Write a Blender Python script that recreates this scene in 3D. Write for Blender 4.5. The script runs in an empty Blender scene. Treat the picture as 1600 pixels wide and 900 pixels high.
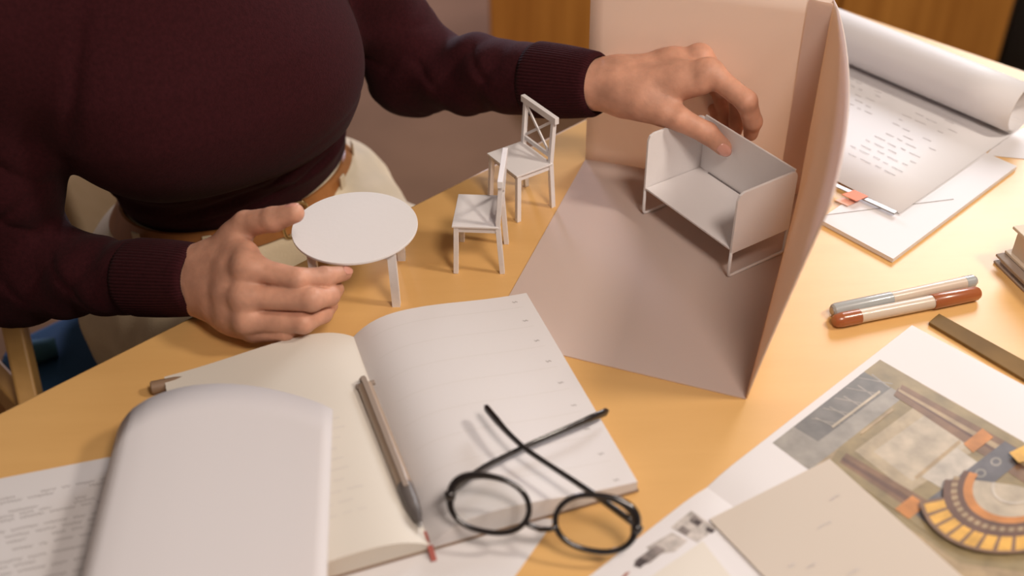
import bpy, bmesh, math, random
import numpy as np
from mathutils import Vector, Matrix
R_ = math.radians
SC = bpy.context.scene
COL = SC.collection

# ------------------------------------------------------------------ camera
CAM = Vector((0.0, 0.0, 1.36)); PITCH = R_(38); ROLL = R_(-1); FPX = 1700.0
Fw = Vector((0, math.cos(PITCH), -math.sin(PITCH))); Rt0 = Vector((1, 0, 0)); Up0 = Rt0.cross(Fw)
Rt = Rt0 * math.cos(ROLL) + Up0 * math.sin(ROLL); Up = -Rt0 * math.sin(ROLL) + Up0 * math.cos(ROLL)
cd = bpy.data.cameras.new('camera'); cam = bpy.data.objects.new('camera', cd); COL.objects.link(cam)
M = Matrix(((Rt.x, Up.x, -Fw.x), (Rt.y, Up.y, -Fw.y), (Rt.z, Up.z, -Fw.z))).to_4x4(); M.translation = CAM
cam.matrix_world = M
cd.sensor_width = 36; cd.lens = FPX / 1600 * 36; cd.clip_start = 0.02
cd.dof.use_dof = True; cd.dof.focus_distance = 1.0; cd.dof.aperture_fstop = 3.2
SC.camera = cam
# ------------------------------------------------------------------ light
SC.view_settings.view_transform = 'Standard'; SC.view_settings.look = 'None'
SC.view_settings.exposure = -0.30; SC.view_settings.gamma = 1.0; SC.view_settings.use_curve_mapping = False
w = bpy.data.worlds.new('world'); SC.world = w; w.use_nodes = True
w.node_tree.nodes['Background'].inputs[0].default_value = (1.0, 0.80, 0.66, 1)
w.node_tree.nodes['Background'].inputs[1].default_value = 0.16
def area(name, loc, target, size, energy, color):
    l = bpy.data.lights.new(name, 'AREA'); l.shape = 'DISK'; l.size = size; l.energy = energy; l.color = color
    o = bpy.data.objects.new(name, l); COL.objects.link(o); o.location = loc
    o.rotation_euler = (Vector(target) - Vector(loc)).to_track_quat('-Z', 'Y').to_euler(); return o
area('ceiling_lamp', (1.15, 0.50, 2.0), (0.05, 0.8, 0.75), 0.22, 15, (1.0, 0.87, 0.75))
area('overhead_fill', (0.40, -0.05, 2.0), (0.2, 0.85, 0.75), 0.36, 15, (1.0, 0.84, 0.73))  # unseen warm fill, added overhead to lift the shaded card floor and desk
area('window_daylight', (1.15, 2.35, 1.75), (0.45, 1.0, 0.75), 0.8, 30, (0.95, 0.96, 1.0))
area('floor_daylight', (-0.8, 4.4, 1.6), (-0.25, 3.0, 0.0), 0.6, 85, (0.80, 0.78, 1.0))

# ------------------------------------------------------------------ helpers
def P(x, y, z=0.75):          # point of the horizontal plane z seen at photo pixel x, y
    d = Fw * FPX + Rt * (x - 800) - Up * (y - 450); return CAM + d * ((z - CAM.z) / d.z)
def D(x, y, dep):
    d = Fw * FPX + Rt * (x - 800) - Up * (y - 450); return CAM + d * (dep / FPX)

def mat(name, col, rough=0.6, spec=0.5, bump=0, bscale=60, var=0.0, vscale=8, metal=0, sheen=0, sss=0, trans=0, coat=0, bdist=0.001):
    m = bpy.data.materials.new(name); m.use_nodes = True; nt = m.node_tree; b = nt.nodes['Principled BSDF']
    b.inputs['Base Color'].default_value = (*col, 1); b.inputs['Roughness'].default_value = rough
    b.inputs['Specular IOR Level'].default_value = spec; b.inputs['Metallic'].default_value = metal
    b.inputs['Sheen Weight'].default_value = sheen; b.inputs['Coat Weight'].default_value = coat
    if sss:
        b.inputs['Subsurface Weight'].default_value = sss; b.inputs['Subsurface Radius'].default_value = (1, 0.35, 0.2); b.inputs['Subsurface Scale'].default_value = 0.006
    if trans: b.inputs['Transmission Weight'].default_value = trans
    tc = nt.nodes.new('ShaderNodeTexCoord')
    if var:
        n = nt.nodes.new('ShaderNodeTexNoise'); n.inputs['Scale'].default_value = vscale; n.inputs['Detail'].default_value = 4
        nt.links.new(tc.outputs['Object'], n.inputs['Vector'])
        r = nt.nodes.new('ShaderNodeValToRGB'); r.color_ramp.elements[0].position = .3; r.color_ramp.elements[1].position = .7
        r.color_ramp.elements[0].color = (*[c * (1 - var) for c in col], 1); r.color_ramp.elements[1].color = (*[min(1, c * (1 + var)) for c in col], 1)
        nt.links.new(n.outputs['Fac'], r.inputs['Fac']); nt.links.new(r.outputs['Color'], b.inputs['Base Color'])
    if bump:
        n = nt.nodes.new('ShaderNodeTexNoise'); n.inputs['Scale'].default_value = bscale; n.inputs['Detail'].default_value = 5
        nt.links.new(tc.outputs['Object'], n.inputs['Vector'])
        bp = nt.nodes.new('ShaderNodeBump'); bp.inputs['Strength'].default_value = bump; bp.inputs['Distance'].default_value = bdist
        nt.links.new(n.outputs['Fac'], bp.inputs['Height']); nt.links.new(bp.outputs['Normal'], b.inputs['Normal'])
    return m

def paper_mat(name, col, translucent=0.25):
    m = bpy.data.materials.new(name); m.use_nodes = True; nt = m.node_tree; b = nt.nodes['Principled BSDF']
    b.inputs['Base Color'].default_value = (*col, 1); b.inputs['Roughness'].default_value = 0.55; b.inputs['Specular IOR Level'].default_value = 0.35
    tr = nt.nodes.new('ShaderNodeBsdfTranslucent'); tr.inputs['Color'].default_value = (col[0], col[1] * .82, col[2] * .62, 1)
    mx = nt.nodes.new('ShaderNodeMixShader'); mx.inputs[0].default_value = translucent
    nt.links.new(b.outputs[0], mx.inputs[1]); nt.links.new(tr.outputs[0], mx.inputs[2])
    nt.links.new(mx.outputs[0], nt.nodes['Material Output'].inputs['Surface'])
    return m

def wood_mat(name, c1, c2, rough=0.35, scale=(1, 1, 1), rot=0, spec=0.5, nscale=6):
    m = bpy.data.materials.new(name); m.use_nodes = True; nt = m.node_tree; b = nt.nodes['Principled BSDF']
    tc = nt.nodes.new('ShaderNodeTexCoord'); mp = nt.nodes.new('ShaderNodeMapping')
    mp.inputs['Scale'].default_value = scale; mp.inputs['Rotation'].default_value = (0, 0, rot)
    n = nt.nodes.new('ShaderNodeTexNoise'); n.inputs['Scale'].default_value = nscale; n.inputs['Detail'].default_value = 7; n.inputs['Roughness'].default_value = .6
    r = nt.nodes.new('ShaderNodeValToRGB'); r.color_ramp.elements[0].color = (*c1, 1); r.color_ramp.elements[1].color = (*c2, 1)
    r.color_ramp.elements[0].position = .3; r.color_ramp.elements[1].position = .72
    nt.links.new(tc.outputs['Object'], mp.inputs[0]); nt.links.new(mp.outputs[0], n.inputs['Vector'])
    nt.links.new(n.outputs['Fac'], r.inputs['Fac']); nt.links.new(r.outputs['Color'], b.inputs['Base Color'])
    b.inputs['Roughness'].default_value = rough; b.inputs['Specular IOR Level'].default_value = spec
    return m

MT = {}
MT['desk'] = wood_mat('birch_desk', (0.68, 0.40, 0.145), (0.73, 0.44, 0.165), 0.38, (1.2, 9, 1), R_(-42.7), nscale=5)
MT['paper'] = paper_mat('white_paper', (0.80, 0.785, 0.80), 0.12)
MT['thinpaper'] = paper_mat('thin_paper', (0.79, 0.775, 0.80), 0.2)
MT['card'] = paper_mat('white_card', (0.86, 0.79, 0.755), 0.48)
MT['cream'] = paper_mat('cream_paper', (0.76, 0.72, 0.65), 0.1)
MT['tracing'] = paper_mat('tracing_paper', (0.68, 0.61, 0.53), 0.2)
MT['foam'] = mat('white_foamboard', (0.80, 0.78, 0.785), 0.5, bump=.15, bscale=200)
MT['glue'] = mat('greyish_card_edge', (0.50, 0.44, 0.40), 0.6)
MT['sweater'] = mat('burgundy_knit', (0.034, 0.0062, 0.0085), 0.9, 0.12, bump=.7, bscale=650, sheen=.02, var=.18, vscale=300, bdist=.0006)
MT['skin'] = mat('skin', (0.57, 0.30, 0.205), 0.5, 0.35, bump=.5, bscale=230, var=.17, vscale=55, sss=.18, bdist=.0006)
MT['nail'] = mat('nail', (0.66, 0.33, 0.26), 0.16, 0.6, coat=.6)
MT['hair'] = mat('dark_hair', (0.05, 0.025, 0.015), 0.5, bump=.6, bscale=200)
MT['trousers'] = mat('cream_denim', (0.66, 0.55, 0.38), 0.8, bump=.4, bscale=500, var=.05, vscale=30)
MT['stitch'] = mat('seam_thread', (0.42, 0.32, 0.18), 0.8)
MT['leather'] = mat('tan_leather', (0.33, 0.13, 0.035), 0.45, bump=.3, bscale=300, var=.15, vscale=40)
MT['brass'] = mat('brass', (0.75, 0.55, 0.28), 0.25, metal=1)
MT['floor'] = mat('brown_carpet', (0.17, 0.095, 0.052), 0.9, 0.1, bump=.6, bscale=250, var=.12, vscale=3)
MT['wall'] = mat('plaster', (0.52, 0.44, 0.40), 0.9, 0.1, bump=.1)
MT['orangewood'] = wood_mat('orange_wood', (0.46, 0.17, 0.025), (0.80, 0.36, 0.07), 0.4, (7, 7, .35), 0, nscale=2.2)
MT['palewood'] = wood_mat('pale_wood', (0.50, 0.33, 0.17), (0.62, 0.43, 0.25), 0.5, (1, 12, 1))
MT['midwood'] = wood_mat('honey_wood', (0.48, 0.27, 0.08), (0.62, 0.36, 0.12), 0.45, (4, 4, .6))
MT['darkgap'] = mat('dark_fabric', (0.085, 0.075, 0.06), 0.9)
MT['blue'] = mat('navy_fabric', (0.010, 0.065, 0.17), 0.8, bump=.4, bscale=300)
MT['teal'] = mat('teal_fabric', (0.04, 0.14, 0.22), 0.8, bump=.4, bscale=300)
MT['black'] = mat('black_acetate', (0.012, 0.009, 0.009), 0.18, 0.6, coat=.4)
MT['ink'] = mat('grey_ink', (0.30, 0.27, 0.26), 0.8)
MT['inkl'] = mat('pale_grey_ink', (0.60, 0.56, 0.55), 0.8)
MT['inkf'] = mat('faint_ink', (0.71, 0.68, 0.69), 0.8)
MT['inkd'] = mat('dark_ink', (0.16, 0.14, 0.14), 0.8)
MT['rule'] = mat('ruled_line', (0.72, 0.69, 0.67), 0.8)
MT['steel'] = mat('steel', (0.42, 0.40, 0.39), 0.42, metal=.6)
MT['pengrey'] = mat('smoky_plastic', (0.33, 0.27, 0.23), 0.25, coat=.5)
MT['pendark'] = mat('dark_grip', (0.13, 0.115, 0.11), 0.35)
MT['penbrown'] = mat('light_taupe_plastic', (0.36, 0.27, 0.20), 0.3, coat=.3)
MT['brown'] = mat('brown_plastic', (0.33, 0.095, 0.03), 0.28, coat=.4)
MT['bluegrey'] = mat('blue_grey_plastic', (0.36, 0.38, 0.38), 0.3, coat=.4)
MT['barrel'] = mat('milky_barrel', (0.60, 0.50, 0.40), 0.35, coat=.2)
MT['cover'] = mat('brown_cover', (0.26, 0.17, 0.11), 0.5)
MT['red'] = mat('red_ribbon', (0.35, 0.07, 0.05), 0.6)
MT['orange'] = mat('orange_flag', (0.80, 0.16, 0.04), 0.5)
MT['bookgrey'] = mat('taupe_cloth', (0.33, 0.26, 0.20), 0.7, bump=.3, bscale=300)
MT['bookpages'] = mat('page_edges', (0.62, 0.53, 0.42), 0.8)
MT['bookcover'] = mat('buff_cover', (0.62, 0.53, 0.40), 0.6)
MT['bronze'] = mat('bronze_bar', (0.17, 0.10, 0.032), 0.65, 0.2, metal=.0, var=.25, vscale=20)
def glass_mat():
    m = bpy.data.materials.new('lens_glass'); m.use_nodes = True; nt = m.node_tree
    t = nt.nodes.new('ShaderNodeBsdfTransparent'); t.inputs[0].default_value = (.95, .95, .94, 1)
    g = nt.nodes.new('ShaderNodeBsdfGlossy'); g.inputs['Roughness'].default_value = .03
    mx = nt.nodes.new('ShaderNodeMixShader'); mx.inputs[0].default_value = 0.06
    nt.links.new(t.outputs[0], mx.inputs[1]); nt.links.new(g.outputs[0], mx.inputs[2])
    nt.links.new(mx.outputs[0], nt.nodes['Material Output'].inputs['Surface']); return m
MT['lens'] = glass_mat()

class MB:
    def __init__(s): s.v = []; s.f = []; s.m = []
    def add(s, vs, fs, mi=0):
        o = len(s.v); s.v += [tuple(v) for v in vs]; s.f += [tuple(i + o for i in f) for f in fs]; s.m += [mi] * len(fs); return s
    def box(s, c, size, mx=None, mi=0):
        hx, hy, hz = [a / 2 for a in size]; c = Vector(c)
        vs = [Vector((x, y, z)) for x in (-hx, hx) for y in (-hy, hy) for z in (-hz, hz)]
        if mx: vs = [mx @ v for v in vs]
        return s.add([v + c for v in vs], [(0, 1, 3, 2), (4, 6, 7, 5), (0, 4, 5, 1), (2, 3, 7, 6), (0, 2, 6, 4), (1, 5, 7, 3)], mi)
    def bar(s, a, b, w, h, up=(0, 0, 1), mi=0):     # rectangular bar from a to b
        a, b = Vector(a), Vector(b); d = (b - a).normalized(); x = d.cross(Vector(up))
        if x.length < 1e-4: x = d.cross(Vector((0, 1, 0)))
        x.normalize(); y = x.cross(d)
        vs = [p + x * (i * w / 2) + y * (j * h / 2) for p in (a, b) for i, j in ((-1, -1), (1, -1), (1, 1), (-1, 1))]
        return s.add(vs, [(3, 2, 1, 0), (4, 5, 6, 7), (0, 1, 5, 4), (1, 2, 6, 5), (2, 3, 7, 6), (3, 0, 4, 7)], mi)
    def prism(s, poly, th, mi=0):                    # polygon (3-D, lower face) raised by th in z
        n = len(poly); lo = [Vector(p) for p in poly]; hi = [p + Vector((0, 0, th)) for p in lo]
        area_ = sum(lo[i].x * lo[(i + 1) % n].y - lo[(i + 1) % n].x * lo[i].y for i in range(n))
        if area_ < 0: lo.reverse(); hi.reverse()
        return s.add(lo + hi, [tuple(range(n - 1, -1, -1)), tuple(range(n, 2 * n))] + [(i, (i + 1) % n, n + (i + 1) % n, n + i) for i in range(n)], mi)
    def tube(s, pts, rad, n=12, flat=1.0, up=(0, 0, 1), cap=True, mi=0, closed=False):
        pts = [Vector(p) for p in pts]; m = len(pts)
        if not hasattr(rad, '__len__'): rad = [rad] * m
        rings = []
        for i, p in enumerate(pts):
            if closed: d = (pts[(i + 1) % m] - pts[i - 1])
            else: d = pts[min(i + 1, m - 1)] - pts[max(i - 1, 0)]
            d.normalize(); x = d.cross(Vector(up)).normalized(); y = x.cross(d)
            rings.append([p + x * (math.cos(2 * math.pi * k / n) * rad[i] * flat) + y * (math.sin(2 * math.pi * k / n) * rad[i]) for k in range(n)])
        vs = [v for r in rings for v in r]; fs = []
        for i in range(m if closed else m - 1):
            j = (i + 1) % m
            for k in range(n): fs.append((i * n + k, i * n + (k + 1) % n, j * n + (k + 1) % n, j * n + k))
        if cap and not closed: fs += [tuple(range(n - 1, -1, -1)), tuple((m - 1) * n + k for k in range(n))]
        return s.add(vs, fs, mi)
    def grid(s, fn, nu, nv, mi=0):
        vs = [fn(i / nu, j / nv) for i in range(nu + 1) for j in range(nv + 1)]
        return s.add(vs, [(i * (nv + 1) + j, (i + 1) * (nv + 1) + j, (i + 1) * (nv + 1) + j + 1, i * (nv + 1) + j + 1) for i in range(nu) for j in range(nv)], mi)
    def build(s, name, mats, parent=None, smooth=False, bevel=0, solid=0, angle=None, subd=0):
        me = bpy.data.meshes.new(name); me.from_pydata(s.v, [], s.f)
        mats = mats if isinstance(mats, (list, tuple)) else [mats]
        for m in mats: me.materials.append(MT[m] if isinstance(m, str) else m)
        if len(mats) > 1: me.polygons.foreach_set('material_index', s.m)
        bm = bmesh.new(); bm.from_mesh(me)
        if not solid: bmesh.ops.recalc_face_normals(bm, faces=bm.faces)
        bm.to_mesh(me); bm.free()
        if smooth: me.polygons.foreach_set('use_smooth', [True] * len(me.polygons))
        if angle: me.set_sharp_from_angle(angle=R_(angle))
        me.update(); o = bpy.data.objects.new(name, me); COL.objects.link(o)
        if parent: o.parent = parent
        if solid: mod = o.modifiers.new('thickness', 'SOLIDIFY'); mod.thickness = solid; mod.offset = 0
        if bevel: mod = o.modifiers.new('bevel', 'BEVEL'); mod.width = bevel; mod.segments = 2; mod.limit_method = 'ANGLE'
        if subd: mod = o.modifiers.new('subd', 'SUBSURF'); mod.levels = subd; mod.render_levels = subd
        return o
def rebase(o, loc):            # move the origin of a top-level mesh to its base
    loc = Vector(loc); o.data.transform(Matrix.Translation(-loc)); o.location = loc; return o
def tag(o, label=None, cat=None, group=None, kind=None):
    if label: o['label'] = label
    if cat: o['category'] = cat
    if group: o['group'] = group
    if kind: o['kind'] = kind
    return o
def empty(name, loc=(0, 0, 0), rz=0):
    o = bpy.data.objects.new(name, None); COL.objects.link(o); o.location = loc; o.rotation_euler = (0, 0, rz); o.empty_display_size = .02; return o
def world_empty(name, loc):    # empty at loc whose parts are given in world coordinates
    o = empty(name, loc); return o
def attach(parent, *objs):
    for o in objs:
        o.parent = parent; o.matrix_parent_inverse = Matrix.Translation(-parent.location)
def copy_tree(o, parent=None):
    c = o.copy(); COL.objects.link(c); c.parent = parent
    for ch in o.children: copy_tree(ch, c)
    return c
rnd = random.Random(7)
def squiggles(mb, org, ux, uy, words, size, wd, mi=0, surf=None, zoff=0.0002):
    """handwriting-like strokes. words: (start u, length, line v). Written along ux, height along uy"""
    for (u0, L, v0) in words:
        n = max(3, int(L / (size * .42))); pts = []
        for i in range(n + 1):
            u = u0 + L * i / n; v = v0 + size * (.5 if i % 2 else -.35) * rnd.uniform(.5, 1.1)
            pts.append((u, v))
        for (a, b) in zip(pts, pts[1:]):
            A = org + ux * a[0] + uy * a[1]; B = org + ux * b[0] + uy * b[1]
            if surf: A.z = surf(a[0], a[1]); B.z = surf(b[0], b[1])
            A.z += zoff; B.z += zoff
            t = (B - A); t.z = 0
            if t.length < 1e-6: continue
            t.normalize(); nn = Vector((-t.y, t.x, 0)) * wd / 2
            mb.add([A - nn, B - nn, B + nn, A + nn], [(0, 1, 2, 3)], mi)

# desk frame: e along the desk's left edge, nn from that edge towards the room's camera side
EDGE0 = Vector((-0.198, 0.824, 0)); E = Vector((0.735, 0.678, 0)); N = Vector((0.678, -0.735, 0))
def W(s, t, z): return EDGE0 + E * s - N * t + Vector((0, 0, z))

# ================================================================== STRUCTURE
def struct(mb, name, m, **k): o = mb.build(name, m, **k); o['kind'] = 'structure'; return o
struct(MB().box((0, 1.6, -0.01), (7.0, 7.2, 0.02)), 'floor', 'floor')
struct(MB().box((0, 5.25, 1.3), (7.0, 0.1, 2.6)), 'wall_back', 'wall')
struct(MB().box((-3.55, 1.6, 1.3), (0.1, 7.2, 2.6)), 'wall_left', 'wall')

# ================================================================== FAR FURNITURE
def wardrobe():
    x0, x1, y, h = -0.045, 1.27, 2.56, 1.9
    r = empty('wooden_cabinet', ((x0 + x1) / 2, y + .25, 0))
    tag(r, 'tall orange-brown wooden cabinet with vertical grain standing on the floor behind the desk', 'cabinet')
    c = MB().box(((x0 + x1) / 2, y + .26, h / 2), (x1 - x0, .46, h)).build('body', 'orangewood', bevel=.004)
    n = 3; wd = (x1 - x0) / n; obs = [c]
    for i in range(n):
        d = MB().box((x0 + wd * (i + .5), y + .018, h / 2 + .03), (wd - .006, .024, h - .07)).build('door', 'orangewood', bevel=.004); obs.append(d)
        hd = MB().bar((x0 + wd * (i + .9), y - .012, 1.0), (x0 + wd * (i + .9), y - .012, 1.15), .012, .012)
        hd.bar((x0 + wd * (i + .9), y + .006, 1.01), (x0 + wd * (i + .9), y - .012, 1.01), .01, .01).bar((x0 + wd * (i + .9), y + .006, 1.14), (x0 + wd * (i + .9), y - .012, 1.14), .01, .01)
        hh = hd.build('handle', 'steel'); hh.parent = d
    attach(r, *obs)
wardrobe()
def curtain():
    n = 40
    m = MB().grid(lambda u, v: Vector((1.29 + .9 * u, 2.62 + .04 * math.sin(u * 40), .01 + 2.1 * v)), 80, 2)
    o = m.build('curtain', 'darkgap', smooth=True, solid=.006)
    rebase(o, (1.7, 2.62, 0)); tag(o, 'dark charcoal curtain hanging to the floor right of the orange wooden cabinet', 'curtain')
curtain()

# ================================================================== DESK
TOP = 0.75
DC = Vector((0.4255, 1.4035, 0))
def desk():
    r = empty('desk', (0.05, 0.55, 0)); tag(r, 'light birch wooden desk with pale varnished top carrying papers, pens and white miniature furniture', 'desk')
    L, Wd = 1.55, 0.85
    a, b, c, d = DC, DC - E * L, DC - E * L + N * Wd, DC + N * Wd
    top = MB().prism([Vector((p.x, p.y, TOP - .028)) for p in (a, b, c, d)], .028).build('tabletop', 'desk', bevel=.003)
    obs = [top]
    for p, sx, sy in ((a, -1, 1), (b, 1, 1), (c, 1, -1), (d, -1, -1)):
        q = p + E * (.05 * sx) + N * (.05 * sy)
        obs.append(MB().bar((q.x, q.y, 0), (q.x, q.y, TOP - .028), .05, .05, up=E).build('leg', 'desk', bevel=.003))
    ap = MB()
    ins = [p + E * (.05 * sx) + N * (.05 * sy) for p, sx, sy in ((a, -1, 1), (b, 1, 1), (c, 1, -1), (d, -1, -1))]
    for i in (1, 2, 3, ):
        p, q = ins[i], ins[(i + 1) % 4]; ap.bar((p.x, p.y, TOP - .061), (q.x, q.y, TOP - .061), .02, .06)
    obs.append(ap.build('apron', 'desk'))
    attach(r, *obs)
desk()

# ================================================================== SEAT BEHIND DESK (blue seat, pale back)
def seat():
    base = W(.03, .30, 0)
    r = empty('chair', base, math.atan2(E.y, E.x)); tag(r, 'chair with navy blue seat and pale wooden backrest the person sits on behind the desk', 'chair')
    # local x along E, y towards the back (-N)
    s = MB().prism([Vector((x, y, .425)) for x, y in ((-.225, -.19), (.215, -.19), (.215, .165), (-.20, .165), (-.225, .14))], .045).build('seat', 'blue', bevel=.012)
    b = MB().grid(lambda u, v: Vector((-.075 + .27 * u, .205 + .03 * math.sin(math.pi * u) + .02 * v, .50 + .145 * v)), 12, 4).build('backrest', 'palewood', smooth=True, solid=.014)
    obs = [s, b]
    for x, y, h in ((-.18, -.15, .43), (.18, -.15, .43), (-.13, .14, .43), (.17, .14, .43)):
        obs.append(MB().tube([(x * 1.05, y * 1.05, 0), (x, y, h)], [.012, .015], 12).build('leg', 'palewood', smooth=True, angle=40))
    for x in (-.01, .13):
        obs.append(MB().bar((x, .15, .45), (x, .222, .53), .03, .012, up=(0, 1, 0)).build('back_support', 'palewood', bevel=.002))
    c = MB().tube([(-.215, .110, .482), (-.19, .102, .484), (-.165, .094, .482)], [.012, .015, .012], 16).build('rolled_edge', 'teal', smooth=True, angle=50)
    c['label'] = 'teal rolled end of the seat cushion'; obs.append(c)
    for o in obs: o.parent = r
seat()
def side_chair():
    # honey wooden frame at the far left edge of the photograph
    r = empty('wooden_chair', (-.80, 1.12, 0)); tag(r, 'honey-coloured wooden chair frame at the left edge beside the desk', 'chair')
    obs = []
    p = [P(16, 470, .62), P(66, 640, .46)]
    obs.append(MB().bar(P(10, 450, .60), P(52, 640, .49), .022, .042, up=(0, 0, 1)).build('back_post', 'midwood', bevel=.003))
    obs.append(MB().bar(P(-80, 510, .52), P(70, 672, .46), .022, .045, up=(0, 0, 1)).build('seat_rail', 'midwood', bevel=.003))
    a = P(85, 665, .50)
    obs.append(MB().bar((a.x, a.y, .0), (a.x, a.y, .52), .03, .03).build('leg', 'midwood', bevel=.003))
    b = P(-70, 520, .52); obs.append(MB().bar((b.x, b.y, 0), (b.x, b.y, .56), .03, .03).build('leg', 'midwood', bevel=.003))
    attach(r, *obs)
side_chair()

# ================================================================== PAPER MODEL ROOM
A = Vector((.081, 1.001, 0)); B = Vector((-.023, .712, 0)); C = Vector((.186, .630, 0)); Dd = Vector((.295, .931, 0))
ROOM_Z = TOP + .0012
def model_room():
    r = empty('paper_room_model', (*((A + C) / 2).xy, TOP)); tag(r, 'open white card room model of two walls and a floor around the miniature bench', 'model')
    fl = MB().prism([Vector((p.x, p.y, TOP + .0002)) for p in (A, B, C, Dd)], .001).build('floor_panel', 'card')
    H = .205
    def back(u, v):
        p = A.lerp(Dd, u); nrm = (Dd - A).cross(Vector((0, 0, 1))).normalized()
        return Vector((p.x, p.y, ROOM_Z + H * v)) - nrm * (.004 * math.sin(math.pi * u) * v)
    bw = MB().grid(back, 16, 12).build('back_wall', 'card', smooth=True, solid=.0012)
    out = (C - Dd).cross(Vector((0, 0, 1))).normalized()
    if out.x < 0: out = -out
    def side(u, v):
        p = Dd.lerp(C, u)
        o = out * (.0345 * (math.sin(u * math.pi / 2) ** .8) * v ** 1.08 + .004 * math.sin(math.pi * u) * v)
        hh = H * (1 - .06 * u)
        return Vector((p.x, p.y, ROOM_Z + hh * v)) + o + (Dd - C).normalized() * (-.0 * v)
    sw = MB().grid(side, 28, 16).build('side_wall', 'card', smooth=True, solid=.0012)
    inw = -(Dd - A).cross(Vector((0, 0, 1))).normalized()
    if inw.y > 0: inw = -inw
    d = (Dd - A).normalized(); dc = (C - Dd).normalized()
    def flap(u, v):
        a = Dd - d * .0215 + inw * .0022; b = Dd + dc * .0075 - d * .0012
        p = a.lerp(b, u); return Vector((p.x, p.y, ROOM_Z + .0006 + (H - .001) * v)) + out * (.0015 * v * u)
    ft = MB().grid(flap, 2, 2).build('corner_flap', 'card', solid=.0006); ft['label'] = 'narrow shaded card flap joining the two walls'
    attach(r, fl, bw, sw, ft)
model_room()

# ================================================================== MINIATURES
def mini_chair():
    r = empty('miniature_chair'); w2, d2, h = .0245, .0195, .052
    obs = []
    obs.append(MB().box((0, -.001, h), (2 * w2 + .004, 2 * d2 + .003, .0018)).build('seat', 'foam', bevel=.0003))
    ap = MB()
    ap.bar((-w2 + .001, -d2 + .0015, h - .004), (w2 - .001, -d2 + .0015, h - .004), .0014, .006)
    ap.bar((-w2 + .001, d2 - .0015, h - .004), (w2 - .001, d2 - .0015, h - .004), .0014, .006)
    for s in (-1, 1): ap.bar((s * (w2 - .001), -d2 + .001, h - .004), (s * (w2 - .001), d2 - .001, h - .004), .0014, .006)
    obs.append(ap.build('apron', 'foam'))
    for s in (-1, 1):
        obs.append(MB().bar((s * (w2 + .0008), -d2 - .001, 0), (s * (w2 - .0012), -d2 + .0012, h - .001), .0045, .0045, up=(0, 1, 0)).build('leg', 'foam', bevel=.0003))
        m = MB(); x = s * (w2 - .001)
        m.bar((x, d2 + .003, 0), (x, d2, h), .0042, .0046, up=(0, 1, 0)); m.bar((x, d2, h), (x, d2 + .0035, .098), .0042, .0042, up=(0, 1, 0))
        obs.append(m.build('back_post', 'foam', bevel=.0003))
    yb = lambda z: d2 + .0035 * (z - h) / .051
    obs.append(MB().bar((-w2 - .0045, yb(.0995), .0995), (w2 + .0045, yb(.0995), .0995), .0046, .0068).build('top_rail', 'foam', bevel=.0003))
    obs.append(MB().bar((-w2, yb(.0595), .0595), (w2, yb(.0595), .0595), .002, .0045).build('lower_rail', 'foam', bevel=.0002))
    for s in (-1, 1):
        obs.append(MB().bar((-s * (w2 - .0025), yb(.062) + s * .0008, .062), (s * (w2 - .0025), yb(.0965) + s * .0008, .0965), .0026, .0014, up=(0, 1, 0)).build('cross_bar', 'foam'))
    for o in obs: o.parent = r
    return r
ch1 = mini_chair(); ch1.location = (-.029, .829, TOP + .0001); ch1.rotation_euler.z = R_(-95)
tag(ch1, 'white miniature cross-back chair seen side on, beside the small round table', 'miniature chair', 'miniature cross-back chairs')
ch2 = copy_tree(ch1); ch2.location = (.0105, .920, TOP + .0001); ch2.rotation_euler.z = R_(-57)
tag(ch2, 'white miniature cross-back chair with its X back in full view, below the dark sleeve', 'miniature chair', 'miniature cross-back chairs')

def mini_table():
    r = empty('miniature_round_table', (-.138, .7935, TOP)); tag(r, 'white miniature round table next to the open hand on the desk edge', 'miniature table')
    n = 72; m = MB(); ring = [(.0555 * math.cos(2 * math.pi * k / n), .0555 * math.sin(2 * math.pi * k / n), .0605) for k in range(n)]
    m.prism(ring, .0022); obs = [m.build('tabletop', 'foam', bevel=.0003)]
    for sx in (-1, 1):
        for sy in (-1, 1):
            m = MB(); x, y = sx * .0345, sy * .0345
            m.bar((x, y, 0), (x, y, .0605), .0072, .0066, up=(0, 1, 0))
            m.bar((x, y, .0570), (x * .35, y, .0570), .0060, .007); 
            for k in range(4):
                m.box((x - sx * (.0034 + .001 * k), y, .0535 - .0 + .0007 * k), (.001, .005, .0032 - .0007 * k))
            obs.append(m.build('leg', 'foam'))
    for o in obs: o.parent = r
mini_table()

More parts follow.
